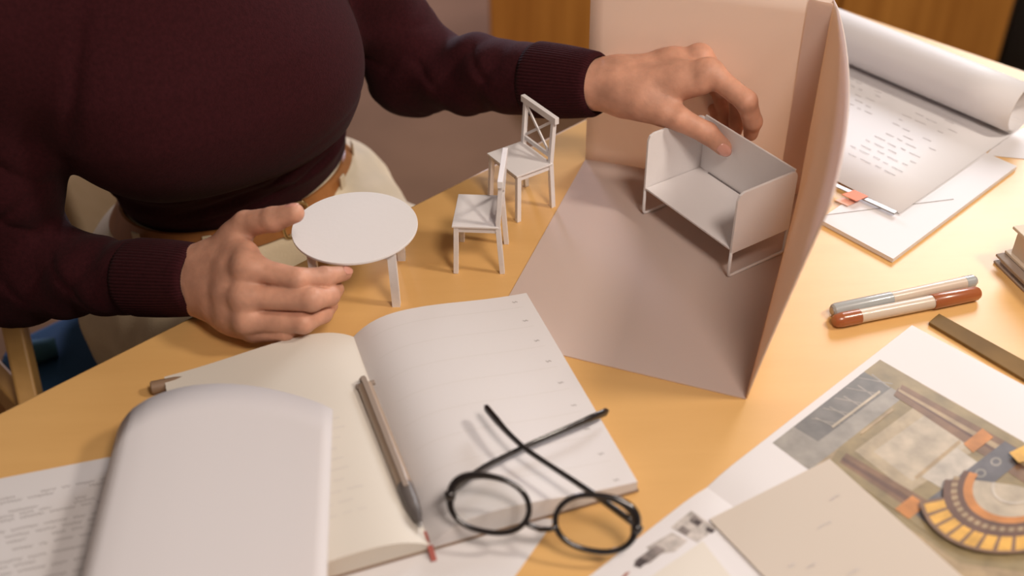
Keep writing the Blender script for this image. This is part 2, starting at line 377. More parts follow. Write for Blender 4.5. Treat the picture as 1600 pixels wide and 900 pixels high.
def bench():
    Fp = Vector((.197, .789, 0)); back = Vector((.845, .535, 0)); along = Vector((-.535, .845, 0)); Lb, Db, H, S = .124, .071, .0905, .031
    c = Fp + back * Db / 2 + along * Lb / 2
    r = empty('miniature_bench', (c.x, c.y, ROOM_Z + .0002), math.atan2(-along.y, -along.x)); tag(r, 'white miniature bench with high sides held by a hand inside the card room model', 'miniature bench')
    obs = []
    hx, hy = Lb / 2, Db / 2      # x+ is the near end, y+ the back
    obs.append(MB().box((0, -.0006, S), (Lb - .004, Db - .0012, .002)).build('seat_panel', 'foam', bevel=.0003))
    obs.append(MB().box((0, hy - .001, (S + .0012 + H) / 2), (Lb - .0035, .002, H - S - .0012)).build('back_panel', 'foam', bevel=.0003))
    obs.append(MB().box((0, hy - .0028, S + .0013), (Lb - .03, .0012, .0007)).build('gap_strip', 'inkd'))
    for s in (-1, 1):
        pts = [(-hy, S - .004), (hy, S - .004), (hy, H - .006), (hy - .0016, H - .002), (hy - .006, H), (-hy + .007, H), (-hy + .002, H - .002), (-hy, H - .007)]
        x0, x1 = s * hx - .0012, s * hx + .0012; k = len(pts); m = MB()
        m.add([(x0, y, z) for y, z in pts] + [(x1, y, z) for y, z in pts], [tuple(range(k)), tuple(range(2 * k - 1, k - 1, -1))] + [(i, (i + 1) % k, k + (i + 1) % k, k + i) for i in range(k)])
        obs.append(m.build('side_panel', 'foam', bevel=.0002))
        lp = [(s * hx, -hy + .001, S - .003), (s * hx, -hy + .001, .004), (s * hx, -hy + .002, .0018), (s * hx, -hy + .0045, .001), (s * hx, hy - .0045, .001), (s * hx, hy - .002, .0018), (s * hx, hy - .001, .004), (s * hx, hy - .001, S - .003)]
        obs.append(MB().tube(lp, .0015, 8, up=(1, 0, 0)).build('leg_frame', 'foam', smooth=True))
    for o in obs: o.parent = r
    return c, back, along
BENCH = bench()

# ================================================================== NOTEBOOK
NG = Vector((-.136, .708, 0)); NU = Vector((.947, .322, 0)); NV = Vector((.322, -.947, 0)); NW, NH = .157, .236
NB0 = TOP + .0035
def nbz(u, v=0):
    a = abs(u)
    hgt = .0165 if u > 0 else .0135
    k = a / .045
    bulge = hgt * (k * math.exp(1 - k)) if k < 1 else hgt * (.20 + .80 * math.exp(-(k - 1) ** 2 * .38))
    return NB0 + .0035 + bulge * (1.0 if v < .2 else 1.0)
def notebook():
    r = empty('open_notebook', (*(NG + NV * .11).xy, TOP)); tag(r, 'open ruled diary notebook with cream pages lying in the middle of the desk', 'notebook')
    cv = MB()
    q = lambda u, v, z: NG + NU * u + NV * v + Vector((0, 0, z))
    cv.prism([q(-NW - .0015, -.001, TOP + .0012), q(NW + .0015, -.001, TOP + .0012), q(NW + .0015, NH + .001, TOP + .0012), q(-NW - .0015, NH + .001, TOP + .0012)], .0018)
    obs = [cv.build('cover', 'cover', bevel=.0006)]
    for s in (-1, 1):
        m = MB(); nu, nv = 24, 8
        def top(i, j): u = s * (NW * (i / nu) ** 1.5); return q(u, NH * j / nv, nbz(u))
        def bot(i, j): u = s * (NW * (i / nu) ** 1.5); return q(u, NH * j / nv, NB0 - .0003)
        vs = [top(i, j) for i in range(nu + 1) for j in range(nv + 1)] + [bot(i, j) for i in range(nu + 1) for j in range(nv + 1)]
        K = (nu + 1) * (nv + 1); ix = lambda i, j, b=0: b * K + i * (nv + 1) + j; fs = []
        for i in range(nu):
            for j in range(nv):
                fs.append((ix(i, j), ix(i + 1, j), ix(i + 1, j + 1), ix(i, j + 1))); fs.append((ix(i, j, 1), ix(i, j + 1, 1), ix(i + 1, j + 1, 1), ix(i + 1, j, 1)))
            fs.append((ix(i, 0), ix(i, 0, 1), ix(i + 1, 0, 1), ix(i + 1, 0))); fs.append((ix(i, nv), ix(i + 1, nv), ix(i + 1, nv, 1), ix(i, nv, 1)))
        for j in range(nv): fs.append((ix(nu, j), ix(nu, j, 1), ix(nu, j + 1, 1), ix(nu, j + 1))); fs.append((ix(0, j), ix(0, j + 1), ix(0, j + 1, 1), ix(0, j, 1)))
        m.add(vs, fs)
        if s > 0:
            for n_ in range(9):
                v = .018 + n_ * .0275
                if v > NH - .004: break
                for i in range(18):
                    u0, u1 = .012 + i * .0075, .012 + (i + 1) * .0075
                    m.add([q(u0, v, nbz(u0) + .00025), q(u1, v, nbz(u1) + .00025), q(u1, v + .0004, nbz(u1) + .00025), q(u0, v + .0004, nbz(u0) + .00025)], [(0, 1, 2, 3)], 1)
            for n_ in range(9):
                squiggles(m, NG, NU, NV, [(.1405, .0042, .010 + n_ * .0275)], .0026, .0005, surf=lambda u, v: nbz(u), zoff=.0003, mi=2)
        else:
            words = []
            for n_ in range(10):
                v = .105 + n_ * .0105; u = -.078
                while u < -.04: L = rnd.uniform(.006, .013); words.append((u, L, v)); u += L + .004
            squiggles(m, NG, NU, NV, words, .0022, .0003, surf=lambda u, v: nbz(u), zoff=.0003, mi=2)
        obs.append(m.build('pages', ['paper' if s > 0 else 'cream', 'rule', 'ink' if s > 0 else 'inkl'], smooth=True, angle=35))
    rb = MB().grid(lambda a, b: q(-.002 + .004 * b, NH - .012 + .022 * a, NB0 + .0042 - .0062 * max(0, (a - .4) / .6) ** 1.2), 6, 1).build('ribbon', 'red', solid=.0004)
    obs.append(rb)
    attach(r, *obs)
notebook()
# pen loop seen at the left of the notebook
def taupe_pen():
    a, b = P(238, 606, TOP + .006), P(262, 601, TOP + .006); d = (b - a).normalized()
    r = empty('eraser', (*((a + b) / 2).xy, TOP)); 
    bpy.data.objects.remove(r)
    o = MB().tube([a - d * .001, a, a + d * .012, b + d * .02], [.0045, .0055, .0055, .0055], 16).build('marker_pen', 'cover', smooth=True, angle=40)
    rebase(o, (*((a + b) / 2).xy, TOP)); tag(o, 'dark brown pen end poking out at the top left corner of the notebook', 'pen')

taupe_pen()
# white sheet under the notebook
def flat_sheet(name, pts, z, label, cat, m='paper', th=.0005, ink=None):
    mb = MB().prism([Vector((p[0], p[1], z)) for p in pts], th)
    if ink: ink(mb)
    o = mb.build(name, m if not ink else [m, 'ink'])
    c = sum((Vector((p[0], p[1], 0)) for p in pts), Vector()) / len(pts); rebase(o, (c.x, c.y, z)); 
    if label: tag(o, label, cat)
    return o
s1 = P(560, 800); s2 = P(868, 812); s3 = P(770, 950); s4 = P(500, 980)
flat_sheet('sheet_of_paper', [s1, s2, s3, s4], TOP + .0003, 'plain white sheet partly tucked under the bottom of the open notebook', 'paper')

# typed document at the lower left
def typed_doc():
    a = P(-40, 757, TOP); b = P(168, 716, TOP); u = (b - a).normalized(); v = Vector((u.y, -u.x, 0)); a = a - u * .03
    L, Hh = (b - a).length + .03, .24
    words = []
    for n_, v0 in enumerate([.022, .026, .036, .040, .044, .0545, .060, .0655, .073, .083, .088, .094, .104, .112, .118, .128, .136, .146]):
        uu = .025
        while uu < L - .01:
            wl = rnd.uniform(.006, .022)
            if rnd.random() < .78: words.append((uu, wl, v0))
            uu += wl + .004
    flat_sheet('typed_document', [a, a + u * L, a + u * L + v * Hh, a + v * Hh], TOP + .0003, 'white sheet of typed text at the lower left, under the curled blank page', 'paper', th=.0006,
               ink=lambda mb: squiggles(mb, Vector((a.x, a.y, TOP + .0009)), u, v, words, .0030, .0004, mi=1))
typed_doc()

# folded-over blank page
def curled_page():
    b1 = P(548, 905, .780); a1 = P(520, 640, .7815)
    q = P(171, 656, .79)
    u = (a1 - q); u.z = 0; Lx = u.length; u.normalize(); v = Vector((u.y, -u.x, 0))
    v = (v + u * .0).normalized()
    a1 = Vector((a1.x, a1.y, 0)); R = .0155
    # profile: (distance left of the free edge, height above the desk)
    prof = [(0.0, .0315), (.03, .0325), (.07, .0350), (.11, .0380), (Lx - R - .012, .0392)]
    for k in range(1, 13):
        t = math.pi * k / 12; prof.append((Lx - R - .004 + R * math.sin(t) * 1.15, .0212 + .018 * math.cos(t)))
    prof += [(Lx - R - .03, .0026), (Lx - R - .07, .0022), (.03 + .02, .0020)]
    prof = [(x, max(z, .0020)) for x, z in prof]
    lenV = .30
    def fn(i, j):
        t = i * (len(prof) - 1); k = min(int(t), len(prof) - 2); f = t - k
        x = prof[k][0] * (1 - f) + prof[k + 1][0] * f; z = prof[k][1] * (1 - f) + prof[k + 1][1] * f
        cut = .010 * (math.cos(x / Lx * math.pi / 1.2) ** 2)
        p = a1 - u * x + v * (lenV * j - .026 * math.sin(x / Lx * math.pi) ** .8 - .016 * (x / Lx) + .026 * (x / Lx) ** 8)
        return Vector((p.x, p.y, TOP + z))
    o = MB().grid(fn, 60, 10).build('curled_sheet', 'thinpaper', smooth=True, solid=.0004)
    rebase(o, (*(a1 - u * Lx / 2 + v * .1).xy, TOP)); tag(o, 'large blank white sheet curled over at the bottom left, partly covering the notebook', 'paper')
curled_page()

# ================================================================== MECHANICAL PEN ON THE NOTEBOOK
def lathe(mb, a, b, prof, n=20, mi=0):      # prof: (0..1 along, radius)
    a, b = Vector(a), Vector(b); d = b - a; up = Vector((0, 0, 1))
    pts = [a + d * t for t, _ in prof]; rad = [q for _, q in prof]
    # constant frame
    dn = d.normalized(); x = dn.cross(up).normalized(); y = x.cross(dn); vs = []; fs = []
    for p, rr in zip(pts, rad): vs += [p + x * math.cos(2 * math.pi * k / n) * rr + y * math.sin(2 * math.pi * k / n) * rr for k in range(n)]
    for i in range(len(pts) - 1):
        for k in range(n): fs.append((i * n + k, i * n + (k + 1) % n, (i + 1) * n + (k + 1) % n, (i + 1) * n + k))
    fs += [tuple(range(n - 1, -1, -1)), tuple((len(pts) - 1) * n + k for k in range(n))]
    return mb.add(vs, fs, mi)
def pen():
    def on_page(x, y, r_):
        z_ = TOP + .02
        for _ in range(12):
            p = P(x, y, z_); z_ = nbz((Vector((p.x, p.y, 0)) - NG).dot(NU)) + r_
        return P(x, y, z_)
    a, b = on_page(566, 592, .0056), on_page(658, 824, .0050)
    r = empty('ballpoint_pen', (*((a + b) / 2).xy, TOP + .018)); tag(r, 'grey and taupe push-button pen lying along the gutter of the open notebook', 'pen')
    obs = [lathe(MB(), a, b, [(.055, .0038), (.06, .0060), (.74, .0060), (.745, .0054)]).build('barrel', 'penbrown', smooth=True, angle=35),
           lathe(MB(), a, b, [(.0, .0026), (.006, .0032), (.035, .0032), (.04, .0024), (.055, .0024)]).build('push_button', 'pengrey', smooth=True, angle=35),
           lathe(MB(), a, b, [(.745, .0058), (.76, .0062), (.86, .0058), (.93, .0042), (.975, .0020)]).build('grip', 'pendark', smooth=True, angle=35),
           lathe(MB(), a, b, [(.975, .0015), (.997, .0009), (1.0, .0004)], 12).build('tip', 'steel', smooth=True, angle=35)]
    d = (b - a).normalized(); x = d.cross(Vector((0, 0, 1))).normalized(); y = x.cross(d)
    cl = MB().bar(a + d * .006 + y * .0068, a + d * .125 + y * .0066, .0042, .0012, up=y)
    cl.bar(a + d * .006 + y * .0035, a + d * .006 + y * .0072, .0032, .004, up=d); obs.append(cl.build('ink_strip', 'pengrey', bevel=.0002))
    cp = MB().bar(a + d * .0075 - x * .0085 , a + d * .0075 + x * .007, .004, .003, up=y)
    obs.append(cp.build('clip', 'pengrey', bevel=.0005))
    attach(r, *obs)
pen()

# ================================================================== GLASSES
def glasses():
    HL, HR = P(702, 770, .7935), P(997, 822, .7810)
    ax = (HR - HL); ctr = (HL + HR) / 2; Wg = ax.length; ax.normalize()
    hz = Vector((-ax.y, ax.x, 0)).normalized()
    if hz.y < 0: hz = -hz
    el = R_(52); up = hz * math.cos(el) + Vector((0, 0, 1)) * math.sin(el); up = (up - ax * up.dot(ax)).normalized(); nr = ax.cross(up).normalized()
    r = empty('eyeglasses', (ctr.x, ctr.y, TOP + .002)); tag(r, 'black-rimmed round eyeglasses with crossed temples lying over the notebook corner', 'glasses')
    pt = lambda x, y, z=0: ctr + ax * x + up * y + nr * z
    sc = Wg / .150
    def rim(s, t):
        c, sn = math.cos(t), math.sin(t)
        X = .0315 * (abs(c) ** .86) * (1 if c > 0 else -1); Y = .0218 * (abs(sn) ** .9) * (1 if sn > 0 else -1)
        if Y > 0: X += s * .0025 * Y / .02
        return (s * .0420 * sc + X * sc, -.0035 * sc + Y * sc)
    fr = MB(); n = 56; obs = []
    for s in (-1, 1):
        pts = [pt(*rim(s, 2 * math.pi * k / n)) for k in range(n)]
        rd = [.0017 + .0012 * max(0, math.cos(2 * math.pi * k / n - (R_(35) if s > 0 else R_(145)))) ** 3 for k in range(n)]
        fr.tube(pts, rd, 10, flat=1.2, up=nr, closed=True)
        e0 = pt(*rim(s, R_(-5) if s > 0 else R_(185))); e1 = pt(s * Wg / 2, .001, -.001); e2 = pt(s * Wg / 2, -.002, .004)
        fr.tube([e0, e0.lerp(e1, .6), e1], [.0034, .0042, .0038], 10, up=nr)
    bx = .0132 * sc
    fr.tube([pt(-bx, -.0115 * sc), pt(-bx * .6, -.0145 * sc), pt(0, -.0160 * sc), pt(bx * .6, -.0145 * sc), pt(bx, -.0115 * sc)], [.0022, .0019, .0018, .0019, .0022], 10, up=nr)
    obs.append(fr.build('frame_front', 'black', smooth=True))
    for s in (-1, 1):
        pts = [pt(*[c * 1 for c in rim(s, 2 * math.pi * k / n)]) for k in range(n)]
        c = sum(pts, Vector()) / n
        obs.append(MB().add([c + nr * .0006] + pts, [(0, 1 + k, 1 + (k + 1) % n) for k in range(n)]).build('lens', 'lens', smooth=True))
    TL = [HL, P(755, 730, .7885), P(822, 697, .7825), P(890, 668, .778), P(930, 651, .7745), P(951, 642, .770)]
    TR = [HR, P(925, 770, .7885), P(822, 703, .7905), P(793, 676, .791), P(772, 652, .7905), P(757, 634, .789)]
    for T in (TL, TR):
        # smooth path
        pts = []
        for i in range(len(T) - 1):
            for k in range(4): pts.append(T[i].lerp(T[i + 1], k / 4))
        pts.append(T[-1]); m_ = len(pts)
        pts = [pts[0]] + [(pts[i - 1] + pts[i] * 2 + pts[i + 1]) / 4 for i in range(1, m_ - 1)] + [pts[-1]]
        rad = [.0037 - .0010 * math.sin(min(1, i / m_ * 1.4) * math.pi) + (.0002 if i > m_ * .7 else 0) for i in range(m_)]; rad[-1] = .0012
        obs.append(MB().tube(pts, rad, 10, flat=.62).build('temple', 'black', smooth=True))
    attach(r, *obs)
glasses()

# ================================================================== MARKERS
def marker(a, b, cap_m, end_m, barrel_m, cap_end, label, cap_at_b):
    r = empty('marker_pen', (*((a + b) / 2).xy, TOP)); tag(r, label, 'marker', 'markers lying on the desk')
    R = .0066; obs = []
    if cap_at_b:
        obs.append(lathe(MB(), a, b, [(0, .0040), (.012, .0055), (.05, R), (.055, R), (.07, R), (.17, R)]).build('end_cap', end_m, smooth=True, angle=30))
        obs.append(lathe(MB(), a, b, [(.17, R * .93), (.67, R * .93)]).build('barrel', barrel_m, smooth=True, angle=30))
        obs.append(lathe(MB(), a, b, [(.665, R * 1.02), (.67, R * 1.06), (.97, R * .98), (.99, R * .75), (1.0, R * .35)]).build('cap', cap_m, smooth=True, angle=30))
    else:
        obs.append(lathe(MB(), a, b, [(0, .0045), (.01, R * .9), (.03, R), (.40, R * .95), (.405, R * .85)]).build('cap', cap_m, smooth=True, angle=30))
        obs.append(lathe(MB(), a, b, [(.0-.003, .003), (0, .0042)]).build('end_plug', 'steel', smooth=True))
        obs.append(lathe(MB(), a, b, [(.405, R * .86), (.92, R * .88)]).build('barrel', barrel_m, smooth=True, angle=30))
        obs.append(lathe(MB(), a, b, [(.92, R * .9), (.98, R * .88), (1.0, R * .6)]).build('end_cap', end_m, smooth=True, angle=30))
    attach(r, *obs)
z = TOP + .0068
marker(P(1300, 486, z), P(1524, 438, z), 'bluegrey', 'bluegrey', 'barrel', 0, 'marker with blue-grey cap lying behind the brown marker on the desk', False)
marker(P(1303, 502, z), P(1531, 457, z), 'brown', 'brown', 'barrel', 0, 'marker with reddish brown cap and end, the nearer of the two markers', True)

# ================================================================== SCROLL SHEETS
def scroll():
    ax0 = P(1280, 85, TOP); ax1 = P(1582, 216, TOP); d = (ax1 - ax0).normalized(); fw = Vector((d.y, -d.x, 0))
    if fw.y > 0: fw = -fw
    c2 = P(1405, 334, TOP + .006); Lf = (c2 - ax1).dot(fw); shear = (c2 - ax1).dot(d)
    z0 = .0065; R = .0285
    prof = [(Lf, z0), (Lf * .7, z0), (Lf * .4, z0 + .0004), (Lf * .15, z0 + .0004), (0.01, z0)]
    n = 46; turns = 2.1
    for k in range(n + 1):
        t = k / n * turns * 2 * math.pi; rr = R * (1 - .16 * k / n)
        prof.append((-rr * math.sin(t), z0 + R - rr * math.cos(t)))
    m = MB()
    base = ax1; Lx = .36
    def fn(i, j):
        t = i * (len(prof) - 1); k = min(int(t), len(prof) - 2); f = t - k
        x = prof[k][0] * (1 - f) + prof[k + 1][0] * f; zz = prof[k][1] * (1 - f) + prof[k + 1][1] * f
        p = base + fw * x - d * (Lx * j) + d * (shear * max(0, x) / Lf)
        return Vector((p.x, p.y, TOP + zz))
    m.grid(fn, len(prof) - 1, 6)
    words = []
    for n_ in range(12):
        v = .035 + n_ * .0125; u = .30 - .02
        for blk in ((.035, .10), (.125, .20), (.22, .27)):
            uu = blk[0] + rnd.uniform(0, .02)
            while uu < blk[1]:
                wl = rnd.uniform(.005, .014)
                if rnd.random() < .7: words.append((uu, wl, v + rnd.uniform(-.002, .002)))
                uu += wl + .005
    words = [(u, l, v) for u, l, v in words if v < Lf - .015]
    squiggles(m, base + Vector((0, 0, z0 + .0009)) , -d, fw, [(u - shear * v / Lf, l, v) for u, l, v in words], .0020, .00026, mi=1)
    o = m.build('rolled_drawing', ['paper', 'inkf'], smooth=True, solid=.0004, angle=60)
    rebase(o, (*(base - d * Lx / 2).xy, TOP)); tag(o, 'large white drawing sheet rolled up at its far end, faint handwriting on the flat part', 'paper')
    # pad below
    a = P(1280, 345, TOP + .003); b = P(1395, 407, TOP + .003); c = P(1588, 262, TOP + .003)
    dd = c - (b - a)
    pad = MB().prism([Vector((p.x, p.y, TOP + .0004)) for p in (a, b, c, dd)], .0045)
    l0, l1 = P(1280, 337, TOP + .0052), P(1490, 311, TOP + .0052); pad.bar(l0, l1, .0005, .0003, mi=1)
    po = pad.build('sketch_pad', ['paper', 'ink']); rebase(po, (*((a + c) / 2).xy, TOP)); tag(po, 'flat white sketch pad lying under the rolled drawing sheet', 'pad')
    # metal clip bar along the near edge
    a = P(1296, 285, TOP + .0085); b = P(1400, 333, TOP + .0085)
    rr = MB().bar(a, b, .006, .0016).build('metal_strip', 'steel', bevel=.0005); rebase(rr, ((a + b) / 2)); tag(rr, 'thin silver metal strip along the near edge of the rolled drawing sheet', 'strip')
    f1 = P(1335, 297, TOP + .0100); dr = (b - a).normalized(); pr_ = Vector((dr.y, -dr.x, 0))
    fl = MB().prism([f1, f1 + dr * .016, f1 + dr * .013 + pr_ * .016, f1 - dr * .004 + pr_ * .016], .0003)
    fo = fl.build('sticky_flag', 'orange'); rebase(fo, f1); tag(fo, 'small orange sticky flag on the metal strip beside the drawing sheet', 'flag')
    f2 = f1 + pr_ * .014 - dr * .003 - Vector((0, 0, .0040))
    fl = MB().prism([f2, f2 + dr * .014, f2 + dr * .012 + pr_ * .010, f2 - dr * .003 + pr_ * .010], .0003).build('sticky_flag', mat('pale_orange', (.80, .42, .30), .5)); rebase(fl, f2); tag(fl, 'pale salmon sticky flag just in front of the orange flag', 'flag')
scroll()
flat_sheet('sheet_of_paper', [P(1545, 240, TOP), P(1620, 205, TOP), P(1680, 215, TOP), P(1600, 262, TOP)][:0] or [P(1540, 243, TOP), P(1575, 205, TOP), P(1680, 190, TOP), P(1610, 250, TOP)], TOP + .0003, 'small white sheet lying at the right edge beside the end of the paper roll', 'paper')
def far_roll():
    a = P(1600, 122, TOP + .02); o = MB()
    lathe(o, Vector((a.x, a.y, TOP + .0005)), Vector((a.x, a.y, TOP + .03)), [(0, .030), (.1, .034), (.9, .034), (1, .031)], 40)
    q = o.build('tape_roll', 'bookcover', smooth=True, angle=40); rebase(q, (a.x, a.y, TOP)); tag(q, 'cream round tin at the right edge behind the paper roll', 'tin')
far_roll()

# books at the right edge
def books():
    b0 = P(1552, 409, TOP + .001); e1 = (P(1604, 460, TOP) - P(1552, 409, TOP)); e1.z = 0; e1.normalize(); e2 = Vector((-e1.y, e1.x, 0))
    if e2.x < 0: e2 = -e2
    def vol(corner, L1, L2, z, th, cov, cth, name, label, inset=.004):
        r = empty(name, (corner.x, corner.y, z)); tag(r, label, 'book', 'books stacked at the right edge')
        q = lambda a, b, zz: Vector((corner.x, corner.y, 0)) + e1 * a + e2 * b + Vector((0, 0, zz))
        pl = lambda i, z_: [q(i, i, z_), q(L1 - i, i, z_), q(L1 - i, L2 - i, z_), q(i, L2 - i, z_)]
        o1 = MB().prism(pl(0, z), cth).build('back_cover', cov, bevel=.0006)
        o2 = MB().prism(pl(inset, z + cth), th - 2 * cth).build('page_block', 'bookpages')
        o3 = MB().prism(pl(0, z + th - cth), cth).build('front_cover', cov, bevel=.0006)
        attach(r, o1, o2, o3)
    vol(b0, .17, .12, TOP + .0003, .010, 'bookgrey', .0025, 'book', 'thin taupe book at the bottom of the stack on the right edge')
    b1 = b0 + e1 * .001 + e2 * .008
    vol(b1, .165, .115, TOP + .0106, .030, 'bookcover', .003, 'book', 'thick buff-covered book on top of the stack on the right edge')
books()
# bronze bar
a, b, c, d = P(1450, 508), P(1466, 494), P(1640, 590), P(1640, 622)
o = MB().prism([Vector((p.x, p.y, TOP + .0003)) for p in (a, b, c, d)], .003).build('metal_ruler', 'bronze', bevel=.0006); rebase(o, (*((a + c) / 2).xy, TOP))
tag(o, 'dark bronze flat bar lying along the upper edge of the printed picture page', 'ruler')

# ================================================================== PRINTED PAGES
def printed():
    z = TOP + .0045
    tip = P(1425, 508, z); lf = P(1105, 757, z); far = P(1640, 628, z)
    u = (lf - tip).normalized(); v = Vector((-u.y, u.x, 0))
    if v.x < 0: v = -v
    L = (lf - tip).length
    r = empty('magazine', (*(tip + u * .2 + v * .1).xy, TOP)); tag(r, 'open large-format magazine with a gold and grey architectural picture at the lower right', 'magazine')
    q = lambda a, b, zz=0: tip + u * a + v * b + Vector((0, 0, zz - 0))
    def zc(a): return -.0032 * math.exp(-((a - L) / .012) ** 2)
    pg = []
    for nm, a0, a1 in (('page', 0, L), ('page', L, L + .26)):
        m = MB(); nu = 20
        top = []; bot = []
        for i in range(nu + 1):
            aa = a0 + (a1 - a0) * i / nu
            for b_ in (0, .30):
                top.append(q(aa, b_, zc(aa))); p = q(aa, b_, 0); bot.append(Vector((p.x, p.y, TOP + .0003)))
        K = len(top); vs = top + bot; fs = []
        for i in range(nu):
            k = 2 * i; fs += [(k, k + 2, k + 3, k + 1), (K + k, K + k + 1, K + k + 3, K + k + 2), (k, K + k, K + k + 2, k + 2), (k + 1, k + 3, K + k + 3, K + k + 1)]
        fs += [(0, 1, K + 1, K), (K - 2, 2 * K - 2, 2 * K - 1, K - 1)]
        pg.append(m.add(vs, fs).build(nm, 'paper', smooth=True, angle=30))
    attach(r, *pg)
    # picture: local plane coords from pixel positions on the page
    mats = {'grey': (.36, .33, .29), 'dgrey': (.20, .185, .17), 'olive': (.34, .26, .13), 'tan': (.46, .34, .20), 'brown': (.25, .14, .075), 'dbrown': (.16, .08, .05), 'cream': (.55, .47, .36), 'orange': (.62, .25, .06), 'yellow': (.80, .45, .08), 'slate': (.15, .14, .15), 'pale': (.60, .54, .46), 'buff': (.52, .42, .28)}
    names = list(mats); ms = [mat('print_' + k, tuple(x * .78 for x in c), .45, var=.22, vscale=70) for k, c in mats.items()]
    m = MB(); layer = [0]
    def poly(px, k):
        layer[0] += 1; zz = z + .00012 + layer[0] * .000012
        pts = [P(x, y, z) for x, y in px]; pts = [Vector((p.x, p.y, zz)) for p in pts]
        n = len(pts); ar = sum(pts[i].x * pts[(i + 1) % n].y - pts[(i + 1) % n].x * pts[i].y for i in range(n))
        if ar < 0: pts.reverse()
        m.add(pts, [tuple(range(n))], names.index(k))
    def band(p0, p1, w0, w1, k):
        x0, y0 = p0; x1, y1 = p1; l = math.hypot(x1 - x0, y1 - y0); nx, ny = -(y1 - y0) / l, (x1 - x0) / l
        poly([(x0 + nx * w0, y0 + ny * w0), (x1 + nx * w1, y1 + ny * w1), (x1 - nx * w1, y1 - ny * w1), (x0 - nx * w0, y0 - ny * w0)], k)
    # base: corner top (1375,562), left (1207,692); towards lower right
    dx, dy = (1600 - 1375) / 225, (690 - 562) / 225
    cr = lambda t, s: (1375 + 168 * -t + s * 225 * 1.0, 562 + 130 * t + s * 128 * 1.0)
    poly([(1375, 562), (1207, 692), (1258, 730), (1300, 735), (1420, 850), (1520, 930), (1700, 930), (1700, 748)], 'tan')
    poly([(1375, 562), (1207, 692), (1265, 735), (1310, 700), (1438, 600)], 'grey')
    poly([(1350, 581), (1240, 667), (1278, 690), (1395, 604)], 'dgrey')
    poly([(1375, 562), (1350, 581), (1420, 622), (1440, 600)], 'olive')
    poly([(1438, 600), (1310, 700), (1290, 735), (1500, 880), (1640, 900), (1640, 714)], 'olive')
    for i in range(5): band((1362 - i * 22, 585 + i * 17), (1390 - i * 22, 606 + i * 15), 1.0, 1.0, 'grey'); band((1340 - i * 18, 590 + i * 16), (1395 - i * 20, 600 + i * 16), .7, .7, 'grey')
    poly([(1440, 628), (1335, 705), (1420, 770), (1545, 690)], 'buff')
    poly([(1450, 645), (1365, 706), (1425, 752), (1520, 692)], 'cream')
    poly([(1495, 700), (1440, 745), (1490, 775), (1545, 735)], 'pale')
    band((1500, 690), (1430, 748), 3, 3, 'tan')
    for off, k, w_ in ((0, 'brown', 7), (14, 'dbrown', 3), (26, 'tan', 5), (36, 'brown', 4)):
        band((1400 + off * .2, 612 - off * .2), (1640, 770 - off), w_, w_ * 1.4, k)
    for off, k, w_ in ((0, 'brown', 8), (-13, 'dbrown', 3), (-26, 'brown', 4), (14, 'olive', 6)):
        band((1312 - off * .3, 722 + off * .4), (1490 - off * .3, 838 + off * .8), w_, w_ * 1.4, k)
    band((1375, 612), (1300, 668), 2, 2, 'cream'); band((1395, 640), (1345, 678), 2, 2, 'tan')
    poly([(1570, 690), (1425, 800), (1462, 830), (1605, 712)], 'slate')
    for i in range(5):
        cx, cy = 1556 - i * 24, 722 + i * 18
        poly([(cx + 9 * math.cos(a_ / 10 * 2 * math.pi), cy + 7 * math.sin(a_ / 10 * 2 * math.pi)) for a_ in range(10)], 'grey')
        poly([(cx + 6 * math.cos(a_ / 10 * 2 * math.pi), cy + 4.5 * math.sin(a_ / 10 * 2 * math.pi)) for a_ in range(10)], 'slate')
    poly([(1535, 670), (1505, 694), (1520, 708), (1552, 684)], 'orange'); poly([(1425, 775), (1398, 796), (1420, 812), (1448, 790)], 'orange')
    # arch rings: centre (1555,790)
    def ring(r0, r1, a0, a1, k, n=24, cx=1590, cy=760):
        f = lambda rr, t: (cx + rr * 1.32 * math.cos(t) * .92 - rr * .18 * math.sin(t), cy + rr * .86 * math.sin(t) + rr * .34 * math.cos(t) * 0)
        for i in range(n):
            t0 = R_(a0 + (a1 - a0) * i / n); t1 = R_(a0 + (a1 - a0) * (i + 1) / n)
            kk = k if isinstance(k, str) else k[i % len(k)]
            if kk: poly([f(r0, t0), f(r1, t0), f(r1, t1), f(r0, t1)], kk)
    ring(0, 58, 20, 190, 'cream'); ring(30, 34, 20, 190, 'pale')
    ring(58, 70, -10, 200, 'orange'); ring(70, 78, -10, 200, 'dbrown'); ring(78, 86, -10, 190, ['brown', 'tan'], 48); ring(86, 96, 40, 185, 'dbrown')
    ring(96, 122, 75, 165, ['yellow', 'yellow', 'yellow', 'brown'], 32); ring(122, 127, 75, 165, 'brown')
    poly([(1600, 700), (1575, 712), (1590, 728), (1640, 715)], 'yellow')
    pic = m.build('architectural_picture', ms); pic.parent = pg[0]
    # children of a page whose parent inverse is a translation: keep world position
    pic.matrix_parent_inverse = Matrix.Identity(4)
    # small grey pictures on the lower page
    m2 = MB(); names2 = ['g1', 'g2', 'g3', 'r']; ms2 = [mat('print_grey', (.50, .46, .43), .6, var=.3, vscale=140), mat('print_dark_grey', (.22, .19, .18), .6, var=.4, vscale=160), mat('print_black', (.06, .045, .045), .6), mat('print_red', (.35, .12, .08), .6)]
    def p2(px, k, l): m2.add([Vector((p.x, p.y, z + .0002 + l * .00003)) for p in [P(x, y, z) for x, y in px]], [tuple(range(len(px)))], k)
    p2([(1080, 798), (1120, 825), (1090, 848), (1048, 824)], 0, 0); p2([(1085, 805), (1100, 815), (1090, 824), (1076, 814)], 1, 1)
    p2([(1105, 823), (1118, 829), (1112, 834), (1102, 829)], 2, 2); p2([(1066, 822), (1080, 830), (1072, 837), (1058, 829)], 1, 3)
